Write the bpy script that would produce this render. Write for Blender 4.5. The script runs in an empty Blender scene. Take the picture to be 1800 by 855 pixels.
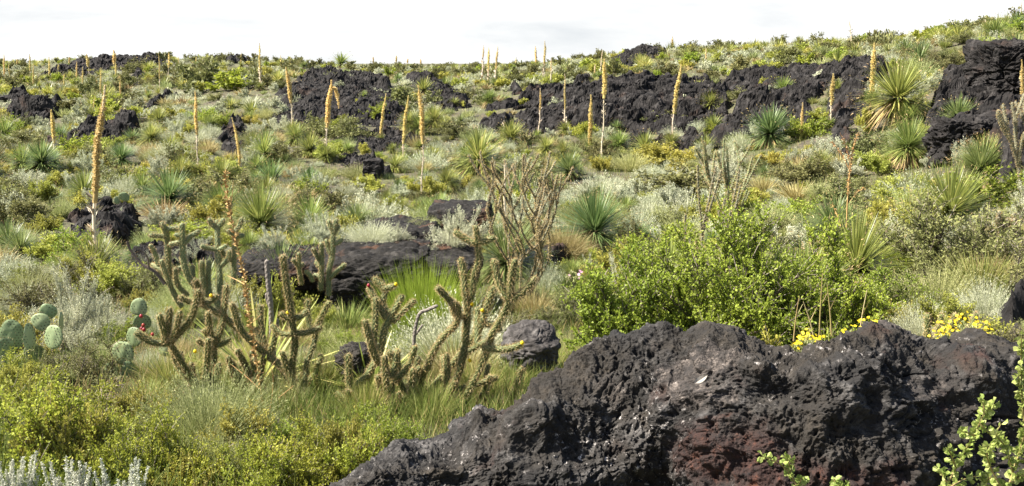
import bpy, math, numpy as np
from mathutils import Vector
R = math.radians
sc = bpy.context.scene
# ---------------------------------------------------------------- camera, world, sun, exposure
F, CX, CY, VH, H = 1700.0, 900.0, 427.5, 112.0, 4.0      # focal length in photo pixels, eye height
PITCH = math.atan((CY - VH) / F)
cam = bpy.data.objects.new('camera', bpy.data.cameras.new('camera'))
sc.collection.objects.link(cam)
cam.data.sensor_width = 36.0; cam.data.lens = 36.0 * F / 1800.0
cam.data.clip_start = 0.05; cam.data.clip_end = 9000
cam.location = (0, 0, H); cam.rotation_euler = (R(90) - PITCH, 0, 0)
sc.camera = cam
SUN = np.array([-0.62, -0.06, 0.78]); SUN /= np.linalg.norm(SUN)
SUN_EL = math.asin(SUN[2]); SUN_AZ = math.atan2(SUN[0], SUN[1])   # azimuth measured from +Y towards +X
w = bpy.data.worlds.new('World'); sc.world = w; w.use_nodes = True
nt = w.node_tree; nt.nodes.clear(); N = nt.nodes.new; Lk = nt.links.new
out = N('ShaderNodeOutputWorld')
sky = N('ShaderNodeTexSky'); sky.sky_type = 'NISHITA'; sky.sun_disc = False
sky.sun_elevation = SUN_EL; sky.sun_rotation = SUN_AZ; sky.dust_density = 2.0
bg = N('ShaderNodeBackground'); bg.inputs[1].default_value = 0.062; Lk(sky.outputs[0], bg.inputs[0])
tc = N('ShaderNodeTexCoord'); sep = N('ShaderNodeSeparateXYZ'); Lk(tc.outputs['Generated'], sep.inputs[0])
mp = N('ShaderNodeMapping'); mp.inputs['Scale'].default_value = (2.2, 2.2, 11.0); Lk(tc.outputs['Generated'], mp.inputs[0])
nz = N('ShaderNodeTexNoise'); nz.inputs['Scale'].default_value = 1.7; nz.inputs['Detail'].default_value = 7; nz.inputs['Roughness'].default_value = .55
nz.inputs['Distortion'].default_value = .3
Lk(mp.outputs[0], nz.inputs[0])
cr = N('ShaderNodeValToRGB'); e = cr.color_ramp.elements
e[0].position = .34; e[0].color = (.246, .256, .264, 1); e[1].position = .58; e[1].color = (.34, .34, .336, 1)
Lk(nz.outputs[0], cr.inputs[0])
bgc = N('ShaderNodeBackground'); bgc.inputs[1].default_value = 1.0; Lk(cr.outputs[0], bgc.inputs[0])
mr = N('ShaderNodeMapRange'); mr.inputs[1].default_value = 0.08; mr.inputs[2].default_value = 0.24
mr.inputs[3].default_value = 1.0; mr.inputs[4].default_value = 0.04; Lk(sep.outputs[2], mr.inputs[0])
mx = N('ShaderNodeMixShader'); Lk(mr.outputs[0], mx.inputs[0]); Lk(bg.outputs[0], mx.inputs[1]); Lk(bgc.outputs[0], mx.inputs[2])
Lk(mx.outputs[0], out.inputs[0])
sun = bpy.data.objects.new('sun', bpy.data.lights.new('sun', 'SUN')); sc.collection.objects.link(sun)
sun.data.energy = 5.0; sun.data.angle = R(0.5); sun.data.color = (1.0, .94, .84)
sun.rotation_euler = Vector(SUN).to_track_quat('Z', 'Y').to_euler(); sun.location = (0, 0, 30)
sc.view_settings.view_transform = 'Standard'; sc.view_settings.look = 'None'
sc.view_settings.exposure = 1.76; sc.view_settings.gamma = 1; sc.view_settings.use_curve_mapping = False
sc.cycles.max_bounces = 6; sc.cycles.diffuse_bounces = 2; sc.cycles.transmission_bounces = 3
sc.cycles.caustics_reflective = False; sc.cycles.caustics_refractive = False
rg = np.random.default_rng(7)
COL = sc.collection
# ---------------------------------------------------------------- helpers: noise
def _h(ix, iy, iz, s):
    n = (ix * 374761393 + iy * 668265263 + iz * 2147483647 + s * 144269504) & 0xffffffff
    n = ((n ^ (n >> 13)) * 1274126177) & 0xffffffff
    n = ((n ^ (n >> 16)) * 2246822519) & 0xffffffff
    return ((n ^ (n >> 15)) & 0xffffff) / 16777216.0
def vnoise(P, s=0):
    P = np.asarray(P, float); I = np.floor(P).astype(np.int64); f = P - I; f = f * f * f * (f * (f * 6 - 15) + 10)
    r = 0
    for a in (0, 1):
        for b in (0, 1):
            for c in (0, 1):
                wgt = (f[:, 0] if a else 1 - f[:, 0]) * (f[:, 1] if b else 1 - f[:, 1]) * (f[:, 2] if c else 1 - f[:, 2])
                r = r + wgt * _h(I[:, 0] + a, I[:, 1] + b, I[:, 2] + c, s)
    return r * 2 - 1
def fbm(P, o=4, s=0, g=.5, ridge=False):
    P = np.asarray(P, float); a = 1; t = 0; q = 0
    for k in range(o):
        n = vnoise(P * (2.03 ** k) + 17.3 * k, s + k)
        if ridge: n = 1 - 2 * np.abs(n)
        t = t + a * n; q += a; a *= g
    return t / q
def worley(P, s=0):
    """distance to the nearest and 2nd nearest feature point, and the cell's random value"""
    P = np.asarray(P, float); I = np.floor(P).astype(np.int64)
    d1 = np.full(len(P), 9.); d2 = np.full(len(P), 9.); cv = np.zeros(len(P))
    for a in (-1, 0, 1):
        for b in (-1, 0, 1):
            for c in (-1, 0, 1):
                x, y, z = I[:, 0] + a, I[:, 1] + b, I[:, 2] + c
                d = np.sqrt((x + _h(x, y, z, s) - P[:, 0]) ** 2 + (y + _h(x, y, z, s + 1) - P[:, 1]) ** 2 + (z + _h(x, y, z, s + 2) - P[:, 2]) ** 2)
                m = d < d1
                d2 = np.where(m, d1, np.minimum(d2, d)); cv = np.where(m, _h(x, y, z, s + 3), cv); d1 = np.where(m, d, d1)
    return d1, d2, cv
def sst(a, b, x): t = np.clip((x - a) / (b - a), 0, 1); return t * t * (3 - 2 * t)
def v3(x, y, z=0): return np.stack([np.asarray(x, float), np.asarray(y, float), np.zeros(np.shape(x)) + z], -1)
def nrm(a): return a / np.maximum(np.linalg.norm(a, axis=-1, keepdims=True), 1e-9)
# ---------------------------------------------------------------- helpers: objects
def tag(o, label=None, cat=None, group=None, kind=None):
    if label: o['label'] = label
    if cat: o['category'] = cat
    if group: o['group'] = group
    if kind: o['kind'] = kind
    return o
def empty(name, loc, rz=0, s=1.0):
    o = bpy.data.objects.new(name, None); COL.objects.link(o)
    o.empty_display_size = .1; o.location = loc; o.rotation_euler = (0, 0, rz); o.scale = (s, s, s); return o
class G:
    """collects vertices, faces (quads / tris), one random value per vertex and a material slot per face"""
    def __init__(s): s.V = []; s.Q = []; s.T = []; s.r = []; s.qm = []; s.tm = []; s.n = 0
    def add(s, V, Fc, r, mi=0):
        V = np.asarray(V, float).reshape(-1, 3); Fc = np.asarray(Fc, np.int64)
        s.V.append(V); s.r.append(np.zeros(len(V)) + r)
        if Fc.shape[1] == 4: s.Q.append(Fc + s.n); s.qm.append(np.full(len(Fc), mi))
        else: s.T.append(Fc + s.n); s.tm.append(np.full(len(Fc), mi))
        s.n += len(V)
    def arrays(s):
        V = np.concatenate(s.V); r = np.concatenate(s.r)
        Q = np.concatenate(s.Q) if s.Q else np.zeros((0, 4), np.int64); T = np.concatenate(s.T) if s.T else np.zeros((0, 3), np.int64)
        qm = np.concatenate(s.qm) if s.Q else np.zeros(0, int); tm = np.concatenate(s.tm) if s.T else np.zeros(0, int)
        return V, r, Q, T, qm, tm
    def mesh(s, name, mats, smooth=False):
        V, r, Q, T, qm, tm = s.arrays()
        me = bpy.data.meshes.new(name); me.vertices.add(len(V)); me.vertices.foreach_set('co', V.astype(np.float32).ravel())
        li = np.concatenate([Q.ravel(), T.ravel()]).astype(np.int32); me.loops.add(len(li)); me.loops.foreach_set('vertex_index', li)
        st = np.concatenate([np.arange(len(Q)) * 4, len(Q) * 4 + np.arange(len(T)) * 3]).astype(np.int32)
        me.polygons.add(len(st)); me.polygons.foreach_set('loop_start', st)
        me.polygons.foreach_set('material_index', np.concatenate([qm, tm]).astype(np.int32))
        me.polygons.foreach_set('use_smooth', np.full(len(st), smooth))
        at_ = me.attributes.new('rnd', 'FLOAT', 'POINT'); at_.data.foreach_set('value', r.astype(np.float32))
        for m in mats: me.materials.append(m)
        me.update(calc_edges=True); me.validate(); return me
    def obj(s, name, mats, parent=None, loc=None, smooth=False):
        o = bpy.data.objects.new(name, s.mesh(name, mats if isinstance(mats, (list, tuple)) else [mats], smooth)); COL.objects.link(o)
        if parent is not None: o.parent = parent
        if loc is not None: o.location = loc
        return o
def mesh_obj(name, me, parent=None):
    o = bpy.data.objects.new(name, me); COL.objects.link(o)
    if parent is not None: o.parent = parent
    return o
# ---------------------------------------------------------------- materials
def foliage(name, cols, trans=.3, rough=.6, var=.25, hue=.02, tcol=None):
    m = bpy.data.materials.new(name); m.use_nodes = True; t = m.node_tree; t.nodes.clear(); n = t.nodes.new; l = t.links.new
    a = n('ShaderNodeAttribute'); a.attribute_name = 'rnd'
    c = n('ShaderNodeValToRGB'); el = c.color_ramp.elements
    while len(el) < len(cols): el.new(.5)
    for i, (p, col) in enumerate(cols): el[i].position = p; el[i].color = (*col, 1)
    l(a.outputs['Fac'], c.inputs[0])
    oi = n('ShaderNodeObjectInfo'); hs = n('ShaderNodeHueSaturation')
    r1 = n('ShaderNodeMapRange'); r1.inputs[3].default_value = 1 - var; r1.inputs[4].default_value = 1 + var; l(oi.outputs['Random'], r1.inputs[0])
    ml = n('ShaderNodeMath'); ml.operation = 'MULTIPLY'; ml.inputs[1].default_value = 7.31; l(oi.outputs['Random'], ml.inputs[0])
    fr = n('ShaderNodeMath'); fr.operation = 'FRACT'; l(ml.outputs[0], fr.inputs[0])
    r2 = n('ShaderNodeMapRange'); r2.inputs[3].default_value = .5 - hue; r2.inputs[4].default_value = .5 + hue; l(fr.outputs[0], r2.inputs[0])
    l(r2.outputs[0], hs.inputs['Hue']); l(r1.outputs[0], hs.inputs['Value']); l(c.outputs[0], hs.inputs['Color'])
    p = n('ShaderNodeBsdfPrincipled'); p.inputs['Roughness'].default_value = rough; p.inputs['Specular IOR Level'].default_value = .25
    l(hs.outputs[0], p.inputs['Base Color'])
    o = n('ShaderNodeOutputMaterial')
    if trans > 0:
        tr = n('ShaderNodeBsdfTranslucent'); l(hs.outputs[0], tr.inputs[0])
        mm = n('ShaderNodeMixShader'); mm.inputs[0].default_value = trans; l(p.outputs[0], mm.inputs[1]); l(tr.outputs[0], mm.inputs[2]); l(mm.outputs[0], o.inputs[0])
    else: l(p.outputs[0], o.inputs[0])
    return m
def rockmat(name, scale=1.0, dark=(.018, .015, .017), mid=(.055, .045, .047), light=(.14, .125, .125), spec=.22, rust=None, marks=False, brown=None, rustamt=.0, crust=0., bump=.6, rough=.85, bsc=14.):
    m = bpy.data.materials.new(name); m.use_nodes = True; t = m.node_tree; t.nodes.clear(); n = t.nodes.new; l = t.links.new
    g = n('ShaderNodeNewGeometry'); tcn = n('ShaderNodeTexCoord')
    def noise(sc_, det=8, ro=.6, di=0, off=0):
        mpn = n('ShaderNodeMapping'); mpn.inputs['Location'].default_value = (off, off * 1.7, off * .3); l(g.outputs['Position'], mpn.inputs[0])
        q = n('ShaderNodeTexNoise'); q.inputs['Scale'].default_value = sc_ * scale; q.inputs['Detail'].default_value = det
        q.inputs['Roughness'].default_value = ro; q.inputs['Distortion'].default_value = di; l(mpn.outputs[0], q.inputs[0]); return q.outputs[0]
    def ramp(src, stops):
        c = n('ShaderNodeValToRGB'); el = c.color_ramp.elements
        while len(el) < len(stops): el.new(.5)
        for i, (p, col) in enumerate(stops): el[i].position = p; el[i].color = (*col, 1)
        l(src, c.inputs[0]); return c.outputs[0]
    def mix(fac, a, b):
        q = n('ShaderNodeMix'); q.data_type = 'RGBA'; l(fac, q.inputs[0]); l(a, q.inputs[6])
        if isinstance(b, tuple): q.inputs[7].default_value = (*b, 1)
        else: l(b, q.inputs[7])
        return q.outputs[2]
    base = ramp(noise(5, 10, .72, .4), [(.32, dark), (.52, mid), (.68, light)])
    if rust:
        f = ramp(noise(1.1, 6, .62, .6, 9), [(.56 - rustamt, (0, 0, 0)), (.70 - rustamt, (1, 1, 1))])
        rc = ramp(noise(9, 8, .7, 0, 4), [(.3, tuple(x * .35 for x in rust)), (.7, rust)])
        base = mix(f, base, rc)
    if brown:
        base = mix(ramp(noise(.9, 5, .6, .5, 33), [(.44, (0, 0, 0)), (.60, (.85, .85, .85))]), base, ramp(noise(8, 9, .72, .3, 14), [(.3, tuple(x * .2 for x in brown)), (.55, brown), (.72, tuple(x * 2.6 for x in brown))]))
    if crust:
        f = ramp(noise(16, 8, .75, .3, 3), [(.66 - crust, (0, 0, 0)), (.74 - crust, (1, 1, 1))])
        f2 = ramp(noise(1.6, 4, .6, 0, 21), [(.50, (0, 0, 0)), (.62, (1, 1, 1))])
        mu = n('ShaderNodeMath'); mu.operation = 'MULTIPLY'; l(f, mu.inputs[0]); l(f2, mu.inputs[1])
        base = mix(mu.outputs[0], base, (.50, .46, .43))
    if marks:   # stained and weathered areas of the stone, stored per vertex
        at_ = n('ShaderNodeAttribute'); at_.attribute_name = 'rnd'
        for (a0, a1, cols) in ((.55, .85, [(.34, (.004, .002, .0018)), (.54, (.026, .0095, .0062)), (.72, (.10, .032, .014))]), (.45, .15, [(.38, (.008, .007, .006)), (.53, (.038, .031, .027)), (.63, (.13, .108, .092)), (.73, (.46, .42, .38))])):
            q = n('ShaderNodeMapRange'); q.inputs[1].default_value = a0; q.inputs[2].default_value = a1; l(at_.outputs['Fac'], q.inputs[0])
            base = mix(q.outputs[0], base, ramp(noise(13, 9, .75, .4, 50 + a0), cols))
    p = n('ShaderNodeBsdfPrincipled'); p.inputs['Roughness'].default_value = rough; p.inputs['Specular IOR Level'].default_value = spec
    l(base, p.inputs['Base Color'])
    b1 = n('ShaderNodeBump'); b1.inputs['Strength'].default_value = bump; b1.inputs['Distance'].default_value = .35 / bsc
    vo = n('ShaderNodeTexVoronoi'); vo.inputs['Scale'].default_value = bsc * 2.2 * scale; l(g.outputs['Position'], vo.inputs['Vector'])
    ad = n('ShaderNodeMath'); ad.operation = 'ADD'; l(noise(bsc, 9, .7, .2), ad.inputs[0])
    mv = n('ShaderNodeMath'); mv.operation = 'MULTIPLY'; mv.inputs[1].default_value = .35; l(vo.outputs['Distance'], mv.inputs[0]); l(mv.outputs[0], ad.inputs[1])
    l(ad.outputs[0], b1.inputs['Height']); l(b1.outputs[0], p.inputs['Normal'])
    o = n('ShaderNodeOutputMaterial'); l(p.outputs[0], o.inputs[0]); return m
M = {}
M['sage'] = foliage('silver_leaf', [(0, (.21, .23, .12)), (.4, (.40, .42, .27)), (1, (.66, .665, .49))], .2, .7, .16, .012)
M['sagewood'] = foliage('sage_twig', [(0, (.16, .15, .11)), (1, (.42, .40, .30))], 0, .8, .1, .01)
M['plume'] = foliage('white_plume', [(0, (.38, .40, .30)), (1, (.72, .72, .60))], .2, .7, .1, .01)
M['green'] = foliage('leaf_green', [(0, (.08, .11, .012)), (.5, (.25, .295, .035)), (1, (.47, .50, .085))], .4, .5, .18, .02)
M['yellowgreen'] = foliage('leaf_yellow_green', [(0, (.15, .16, .025)), (.5, (.34, .34, .06)), (1, (.52, .50, .12))], .38, .55, .2, .025)
M['olive'] = foliage('leaf_olive', [(0, (.06, .065, .02)), (.5, (.16, .165, .055)), (1, (.30, .29, .11))], .3, .6, .22, .02)
M['pale'] = foliage('leaf_pale_green', [(0, (.15, .18, .055)), (.5, (.33, .35, .14)), (1, (.50, .50, .24))], .3, .6, .18, .02)
M['tussock'] = foliage('bright_green_stem', [(0, (.10, .16, .015)), (.5, (.24, .33, .035)), (1, (.42, .50, .09))], .4, .5, .1, .01)
M['straw'] = foliage('dry_straw', [(0, (.17, .12, .045)), (.5, (.36, .29, .12)), (1, (.52, .45, .24))], .25, .7, .2, .015)
M['grass'] = foliage('grass_blade', [(0, (.09, .13, .02)), (.5, (.22, .26, .06)), (.8, (.36, .34, .12)), (1, (.46, .40, .18))], .35, .6, .15, .02)
M['sotol'] = foliage('sotol_leaf', [(0, (.08, .11, .03)), (.5, (.27, .31, .08)), (.85, (.50, .47, .15)), (1, (.62, .48, .20))], .35, .38, .18, .02)
M['bluesotol'] = foliage('blue_green_sotol_leaf', [(0, (.06, .10, .03)), (.6, (.23, .29, .10)), (1, (.50, .50, .22))], .3, .38, .15, .02)
M['skirt'] = foliage('dry_sotol_leaf', [(0, (.12, .085, .04)), (.5, (.34, .24, .10)), (1, (.50, .38, .20))], .15, .7, .15, .01)
M['spike'] = foliage('golden_seed_spike', [(0, (.44, .33, .11)), (.5, (.76, .61, .26)), (1, (.90, .79, .45))], .35, .7, .16, .012)
M['pole'] = foliage('pale_dry_stalk', [(0, (.30, .22, .14)), (.5, (.56, .46, .33)), (1, (.74, .66, .52))], 0, .7, .15, .01)
M['wood'] = foliage('grey_wood', [(0, (.05, .038, .03)), (.6, (.15, .12, .095)), (1, (.30, .26, .21))], 0, .8, .2, .01)
M['deadwood'] = foliage('bleached_wood', [(0, (.12, .10, .085)), (1, (.36, .32, .28))], 0, .8, .1, .01)
M['orange'] = foliage('orange_dry_stem', [(0, (.28, .14, .05)), (1, (.55, .36, .15))], 0, .6, .1, .01)
M['cholla'] = foliage('cholla_skin', [(0, (.038, .046, .016)), (.38, (.13, .145, .05)), (.64, (.30, .225, .09)), (1, (.58, .42, .20))], 0, .6, .12, .01)
M['greencane'] = foliage('green_cane_skin', [(0, (.09, .11, .05)), (.5, (.22, .25, .12)), (1, (.42, .38, .20))], 0, .6, .1, .01)
M['spine'] = foliage('cholla_spine', [(0, (.32, .21, .08)), (.6, (.48, .37, .175)), (1, (.72, .60, .36))], .2, .5, .1, .01)
M['pad'] = foliage('cactus_pad', [(0, (.02, .025, .012)), (.12, (.12, .16, .075)), (.6, (.22, .28, .14)), (1, (.38, .42, .22))], 0, .5, .15, .01)
M['redfruit'] = foliage('red_fruit', [(0, (.16, .008, .014)), (1, (.30, .03, .03))], 0, .35, .1, .01)
M['yellow'] = foliage('yellow_petal', [(0, (.62, .42, .01)), (1, (.85, .68, .03))], .25, .5, .08, .005)
M['pink'] = foliage('pink_petal', [(0, (.5, .25, .4)), (1, (.6, .35, .5))], .2, .5)
M['lava'] = rockmat('basalt_outcrop', .5, (.0045, .004, .004), (.0145, .0125, .0115), (.055, .050, .047), rust=(.075, .045, .032), rustamt=-.02, bump=1.0, bsc=7.)
M['block'] = rockmat('basalt_block', 1.3, (.004, .0035, .003), (.012, .0105, .009), (.045, .041, .037), rust=(.13, .06, .03), rustamt=-.01, bump=.6, bsc=22.)
M['near'] = rockmat('foreground_basalt', 1.6, (.003, .0027, .0027), (.0125, .011, .010), (.095, .089, .084), rust=(.070, .026, .016), rustamt=-.02, brown=(.019, .0145, .0095), crust=.085, marks=True, spec=.4, bump=.8, bsc=30.)
M['grey'] = rockmat('grey_basalt', 2.0, (.015, .013, .012), (.05, .045, .042), (.12, .11, .102), bump=.6, bsc=30.)
# ---------------------------------------------------------------- terrain height
UC = np.array([0, 150, 300, 450, 600, 750, 900, 1050, 1200, 1350, 1500, 1650, 1800], float)
YR = np.array([1, 3, 5, 7, 9, 12, 16, 20, 25, 32, 38, 44, 50, 58, 70, 90, 130, 200, 400], float)
near = [1.75, 2.2, 2.35, 2.6, 2.9, 3.3, 3.5, 3.6, 3.7, 3.7]
T_ = [near + [3.5, 3.3, 3.0, 2.6, 2.1, 1.4, .5, .1, .3],
      near + [3.5, 3.3, 3.0, 2.6, 2.1, 1.2, -.3, -.2, .3],
      near + [3.3, 3.0, 2.7, 2.2, 1.5, .6, -.5, -.3, .3],
      near + [3.3, 2.9, 2.4, 1.6, .8, .15, -.5, -.2, .3],
      near + [3.5, 3.0, 1.9, .85, .9, .95, .9, .8, .5],
      near + [3.5, 3.2, 2.7, 2.0, 1.4, 1.1, .95, .8, .5],
      near + [3.5, 3.3, 2.6, 1.9, 1.4, 1.05, .85, .8, .5],
      near + [3.5, 3.1, 1.3, .9, .4, -.4, -.5, -.1, .3],
      near[:9] + [3.6, 3.4, 3.0, 1.1, .5, -.3, -1.2, -1.4, -.9, .2],
      near[:8] + [3.4, 3.1, 2.4, 1.6, .8, .1, -.7, -1.5, -1.6, -1.2, .2],
      near[:7] + [3.3, 2.9, 2.2, 1.3, .4, -.2, -.7, -1.1, -1.8, -1.9, -1.4, 0],
      [1.7, 2.1, 2.3, 2.5, 2.7, 3.0, 2.95, 2.6, 2.05, 1.0, .2, -.65, -1.2, -1.6, -1.9, -2.3, -2.4, -1.8, 0],
      [1.6, 2.0, 2.2, 2.3, 2.4, 2.6, 2.5, 2.2, 1.7, .3, -.8, -1.5, -1.9, -2.3, -2.6, -3.0, -3.0, -2.2, 0]]
T_ = np.array(T_)                                   # depth below the eye, [column, distance]
_lu = np.linspace(UC[0], UC[-1], 181); _ly = np.linspace(0, math.log(400), 240)
_A = np.stack([np.interp(_ly, np.log(YR), row) for row in T_]); _A = np.stack([np.interp(_lu, UC, _A[:, j]) for j in range(240)], 1)
def _gs(a, s, ax):
    k = np.exp(-.5 * (np.arange(-3 * s, 3 * s + 1) / s) ** 2); k /= k.sum()
    return np.apply_along_axis(lambda r: np.convolve(np.pad(r, 3 * s, mode='edge'), k, 'valid'), ax, a)
_A = _gs(_gs(_A, 5, 0), 2, 1)
def ground(x, y, rough=True):
    x = np.asarray(x, float); y = np.asarray(y, float)
    th = np.arctan2(x, y); r = np.hypot(x, y); tt = np.clip(th, -R(40), R(40))
    Y = np.clip(r * np.cos(tt), 1.0, 400.0); tn = np.tan(tt)
    u = 900 + 1690 * tn
    fu = np.clip(u / 10.0, 0, 179.999); fy = np.clip(np.log(Y) / math.log(400) * 239, 0, 238.999)
    iu = fu.astype(int); iy = fy.astype(int); a = fu - iu; b = fy - iy
    d = (_A[iu, iy] * (1 - a) + _A[iu + 1, iy] * a) * (1 - b) + (_A[iu, iy + 1] * (1 - a) + _A[iu + 1, iy + 1] * a) * b
    z = H - d
    z = np.where(np.abs(th) > R(90), H - 1.75 - .4 * sst(R(90), R(150), np.abs(th)), z)
    if rough:
        sh = np.shape(z); P = v3(np.ravel(x), np.ravel(y))
        k = np.ravel(np.clip(r / 14, 0.1, 1)); n = (fbm(P * .28, 3, 11) * .30 + fbm(P * 1.1, 3, 31) * .09) * k
        z = z + n.reshape(sh)
    return z
def ray(u, v):
    return np.array([u - CX, F * math.cos(PITCH) + (CY - v) * math.sin(PITCH), -F * math.sin(PITCH) + (CY - v) * math.cos(PITCH)])
def P3(u, v, Y):
    d = ray(u, v); return np.array([0, 0, H]) + d * (Y / d[1])
_YS = np.exp(np.linspace(math.log(2.5), math.log(380), 900))
def hit(u, v, rough=False):
    """where the sight line through a picture point meets the land"""
    d = ray(u, v); X = d[0] / d[1] * _YS; Z = H + d[2] / d[1] * _YS
    g = ground(X, _YS, rough); i = np.argmax(Z < g)
    if not (Z < g).any(): i = int(np.argmin(Z - g))
    Y = _YS[i]; return np.array([X[i], Y, float(ground(X[i:i + 1], _YS[i:i + 1])[0])])
def proj(x, y, z):
    cp, sp = math.cos(PITCH), math.sin(PITCH); zz = z - H; dep = y * cp - zz * sp
    return CX + F * x / dep, CY - F * (y * sp + zz * cp) / dep
# ground sheet: a polar grid
th = np.concatenate([np.radians(np.linspace(-180, -36, 60, endpoint=False)), np.radians(np.linspace(-36, 36, 620)), np.radians(np.linspace(36, 180, 61)[1:])])
rr = np.concatenate([[.02], np.exp(np.linspace(math.log(.8), math.log(3.), 12, endpoint=False)), np.exp(np.linspace(math.log(3.), math.log(220), 330)), np.exp(np.linspace(math.log(240), math.log(6000), 20))])
TH, RR = np.meshgrid(th, rr); X = np.sin(TH) * RR; Y = np.cos(TH) * RR
Z = ground(X, Y); g = G()
nr, nc = X.shape; idx = np.arange(nr * nc).reshape(nr, nc)
q = np.stack([idx[:-1, :-1], idx[:-1, 1:], idx[1:, 1:], idx[1:, :-1]], -1).reshape(-1, 4)[:, ::-1]
g.add(np.stack([X, Y, Z], -1), q, .5)
gm = bpy.data.materials.new('desert_soil'); gm.use_nodes = True; t = gm.node_tree; n = t.nodes.new; l = t.links.new
pb = t.nodes['Principled BSDF']; pb.inputs['Roughness'].default_value = .95; geo = n('ShaderNodeNewGeometry')
def gn(s, d=8, r=.65):
    a = n('ShaderNodeTexNoise'); a.inputs['Scale'].default_value = s; a.inputs['Detail'].default_value = d; a.inputs['Roughness'].default_value = r; l(geo.outputs['Position'], a.inputs[0]); return a.outputs[0]
def gr(src, st):
    c = n('ShaderNodeValToRGB'); el = c.color_ramp.elements
    while len(el) < len(st): el.new(.5)
    for i, (p, cc) in enumerate(st): el[i].position = p; el[i].color = (*cc, 1)
    l(src, c.inputs[0]); return c.outputs[0]
ca = gr(gn(6), [(.3, (.018, .015, .012)), (.5, (.055, .045, .028)), (.68, (.16, .13, .07))])
cb = gr(gn(11), [(.3, (.03, .034, .012)), (.7, (.13, .13, .05))])
mf = gr(gn(.8, 5), [(.42, (0, 0, 0)), (.58, (1, 1, 1))])
mxn = n('ShaderNodeMix'); mxn.data_type = 'RGBA'; l(mf, mxn.inputs[0]); l(ca, mxn.inputs[6]); l(cb, mxn.inputs[7]); l(mxn.outputs[2], pb.inputs['Base Color'])
bp = n('ShaderNodeBump'); bp.inputs['Strength'].default_value = .8; bp.inputs['Distance'].default_value = .08; l(gn(9), bp.inputs['Height']); l(bp.outputs[0], pb.inputs['Normal'])
tag(g.obj('ground', gm, smooth=True), kind='structure')
# ---------------------------------------------------------------- lava outcrops that break out of the slope
LAVA = []                                             # world polygons, used to keep shrubs off
def inpoly(px, py, poly):
    r = np.zeros(np.shape(px), bool); n_ = len(poly)
    for i in range(n_):
        x1, y1 = poly[i]; x2, y2 = poly[(i + 1) % n_]
        c = ((y1 > py) != (y2 > py)); xi = (x2 - x1) * (py - y1) / (y2 - y1 + 1e-12) + x1
        r ^= c & (px < xi)
    return r
def polydist(px, py, poly):
    d = np.full(np.shape(px), 1e9); n_ = len(poly)
    for i in range(n_):
        a = np.array(poly[i]); b = np.array(poly[(i + 1) % n_]); ab = b - a
        t_ = np.clip(((px - a[0]) * ab[0] + (py - a[1]) * ab[1]) / (ab @ ab + 1e-12), 0, 1)
        d = np.minimum(d, np.hypot(px - a[0] - t_ * ab[0], py - a[1] - t_ * ab[1]))
    return np.where(inpoly(px, py, poly), d, -d)
def outcrop(pts, h, label, cell=.9, seed=1, edge=None):
    W = [hit(*p)[:2] for p in pts]; A = np.array(W); LAVA.append(W)
    ym = A[:, 1].mean(); e_ = edge or max(.35, ym * .012); step = max(.03, ym / F * 1.7)
    x0, y0 = A.min(0) - e_ * 2; x1, y1 = A.max(0) + e_ * 2
    nx = min(420, int((x1 - x0) / step) + 2); ny = min(520, int((y1 - y0) / (step * 1.2)) + 2)
    X, Y = np.meshgrid(np.linspace(x0, x1, nx), np.linspace(y0, y1, ny)); x, y = X.ravel(), Y.ravel()
    Pn = v3(x, y)
    sd = polydist(x, y, W) + fbm(Pn * .9, 4, seed) * e_ * 1.2
    f = sst(-.15 * e_, e_, sd)
    wp = Pn / cell + .35 * v3(fbm(Pn * 1.3, 3, seed + 5), fbm(Pn * 1.3, 3, seed + 6)); wp = wp * [.6, 1.15, 1]
    d1, d2, cv = worley(wp, seed + 2); e1, e2, cv2 = worley(wp * 2.6 + 3, seed + 9)
    crack = sst(0, .16, d2 - d1); crack2 = sst(0, .2, e2 - e1)
    Pw = Pn + .5 * v3(fbm(Pn * .8, 3, seed + 15), fbm(Pn * .8, 3, seed + 16))
    n1 = fbm(Pw * .55 / cell * [.55, 1.25, 1], 4, seed + 1, .55) * 1.8 + .5; kq = 5.0; fl = np.floor(n1 * kq); ter = (fl + sst(.0, .35, n1 * kq - fl)) / kq
    rdg = np.abs(fbm(Pw * [.8, 1.7, 1] / cell, 3, seed + 21)); rd2 = np.abs(fbm(Pw * [2.2, 4, 1] / cell, 3, seed + 25))
    z = ground(x, y) - .25 + f * (h * (.25 + .9 * ter) + .22) + f * (cell * (.42 * (cv - .5) * crack + .18 * (cv2 - .5) - .26 * (1 - sst(0, .09, rdg)) - .10 * (1 - sst(0, .12, rd2))) + .20 * fbm(Pn * 3.2, 5, seed, .66))
    g = G(); idx = np.arange(nx * ny).reshape(ny, nx); keep = (sd > -.6 * e_).reshape(ny, nx)
    q = np.stack([idx[:-1, :-1], idx[:-1, 1:], idx[1:, 1:], idx[1:, :-1]], -1).reshape(-1, 4)
    kk = (keep[:-1, :-1] | keep[1:, 1:]).ravel(); q = q[kk]
    us = np.unique(q); mp_ = np.zeros(nx * ny, int); mp_[us] = np.arange(len(us))
    c0 = np.array([A[:, 0].mean(), A[:, 1].mean(), 0]); c0[2] = float(ground(c0[:1], c0[1:2])[0])
    # horizontal push gives overhanging lips
    px_ = fbm(np.stack([x, y, z * 2.2], -1) * 1.6, 3, seed + 40) * .13 * cell * f
    Vv = np.stack([x + px_, y - f * .12 * cell * fbm(np.stack([x, y, z * 3], -1) * 1.2, 3, seed + 50), z], -1)[us]
    g.add(Vv - c0, mp_[q], .5)
    tag(g.obj('lava_outcrop', M['lava'], loc=c0, smooth=False), label, 'lava outcrop', 'black lava outcrops breaking through the scrub')
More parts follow.
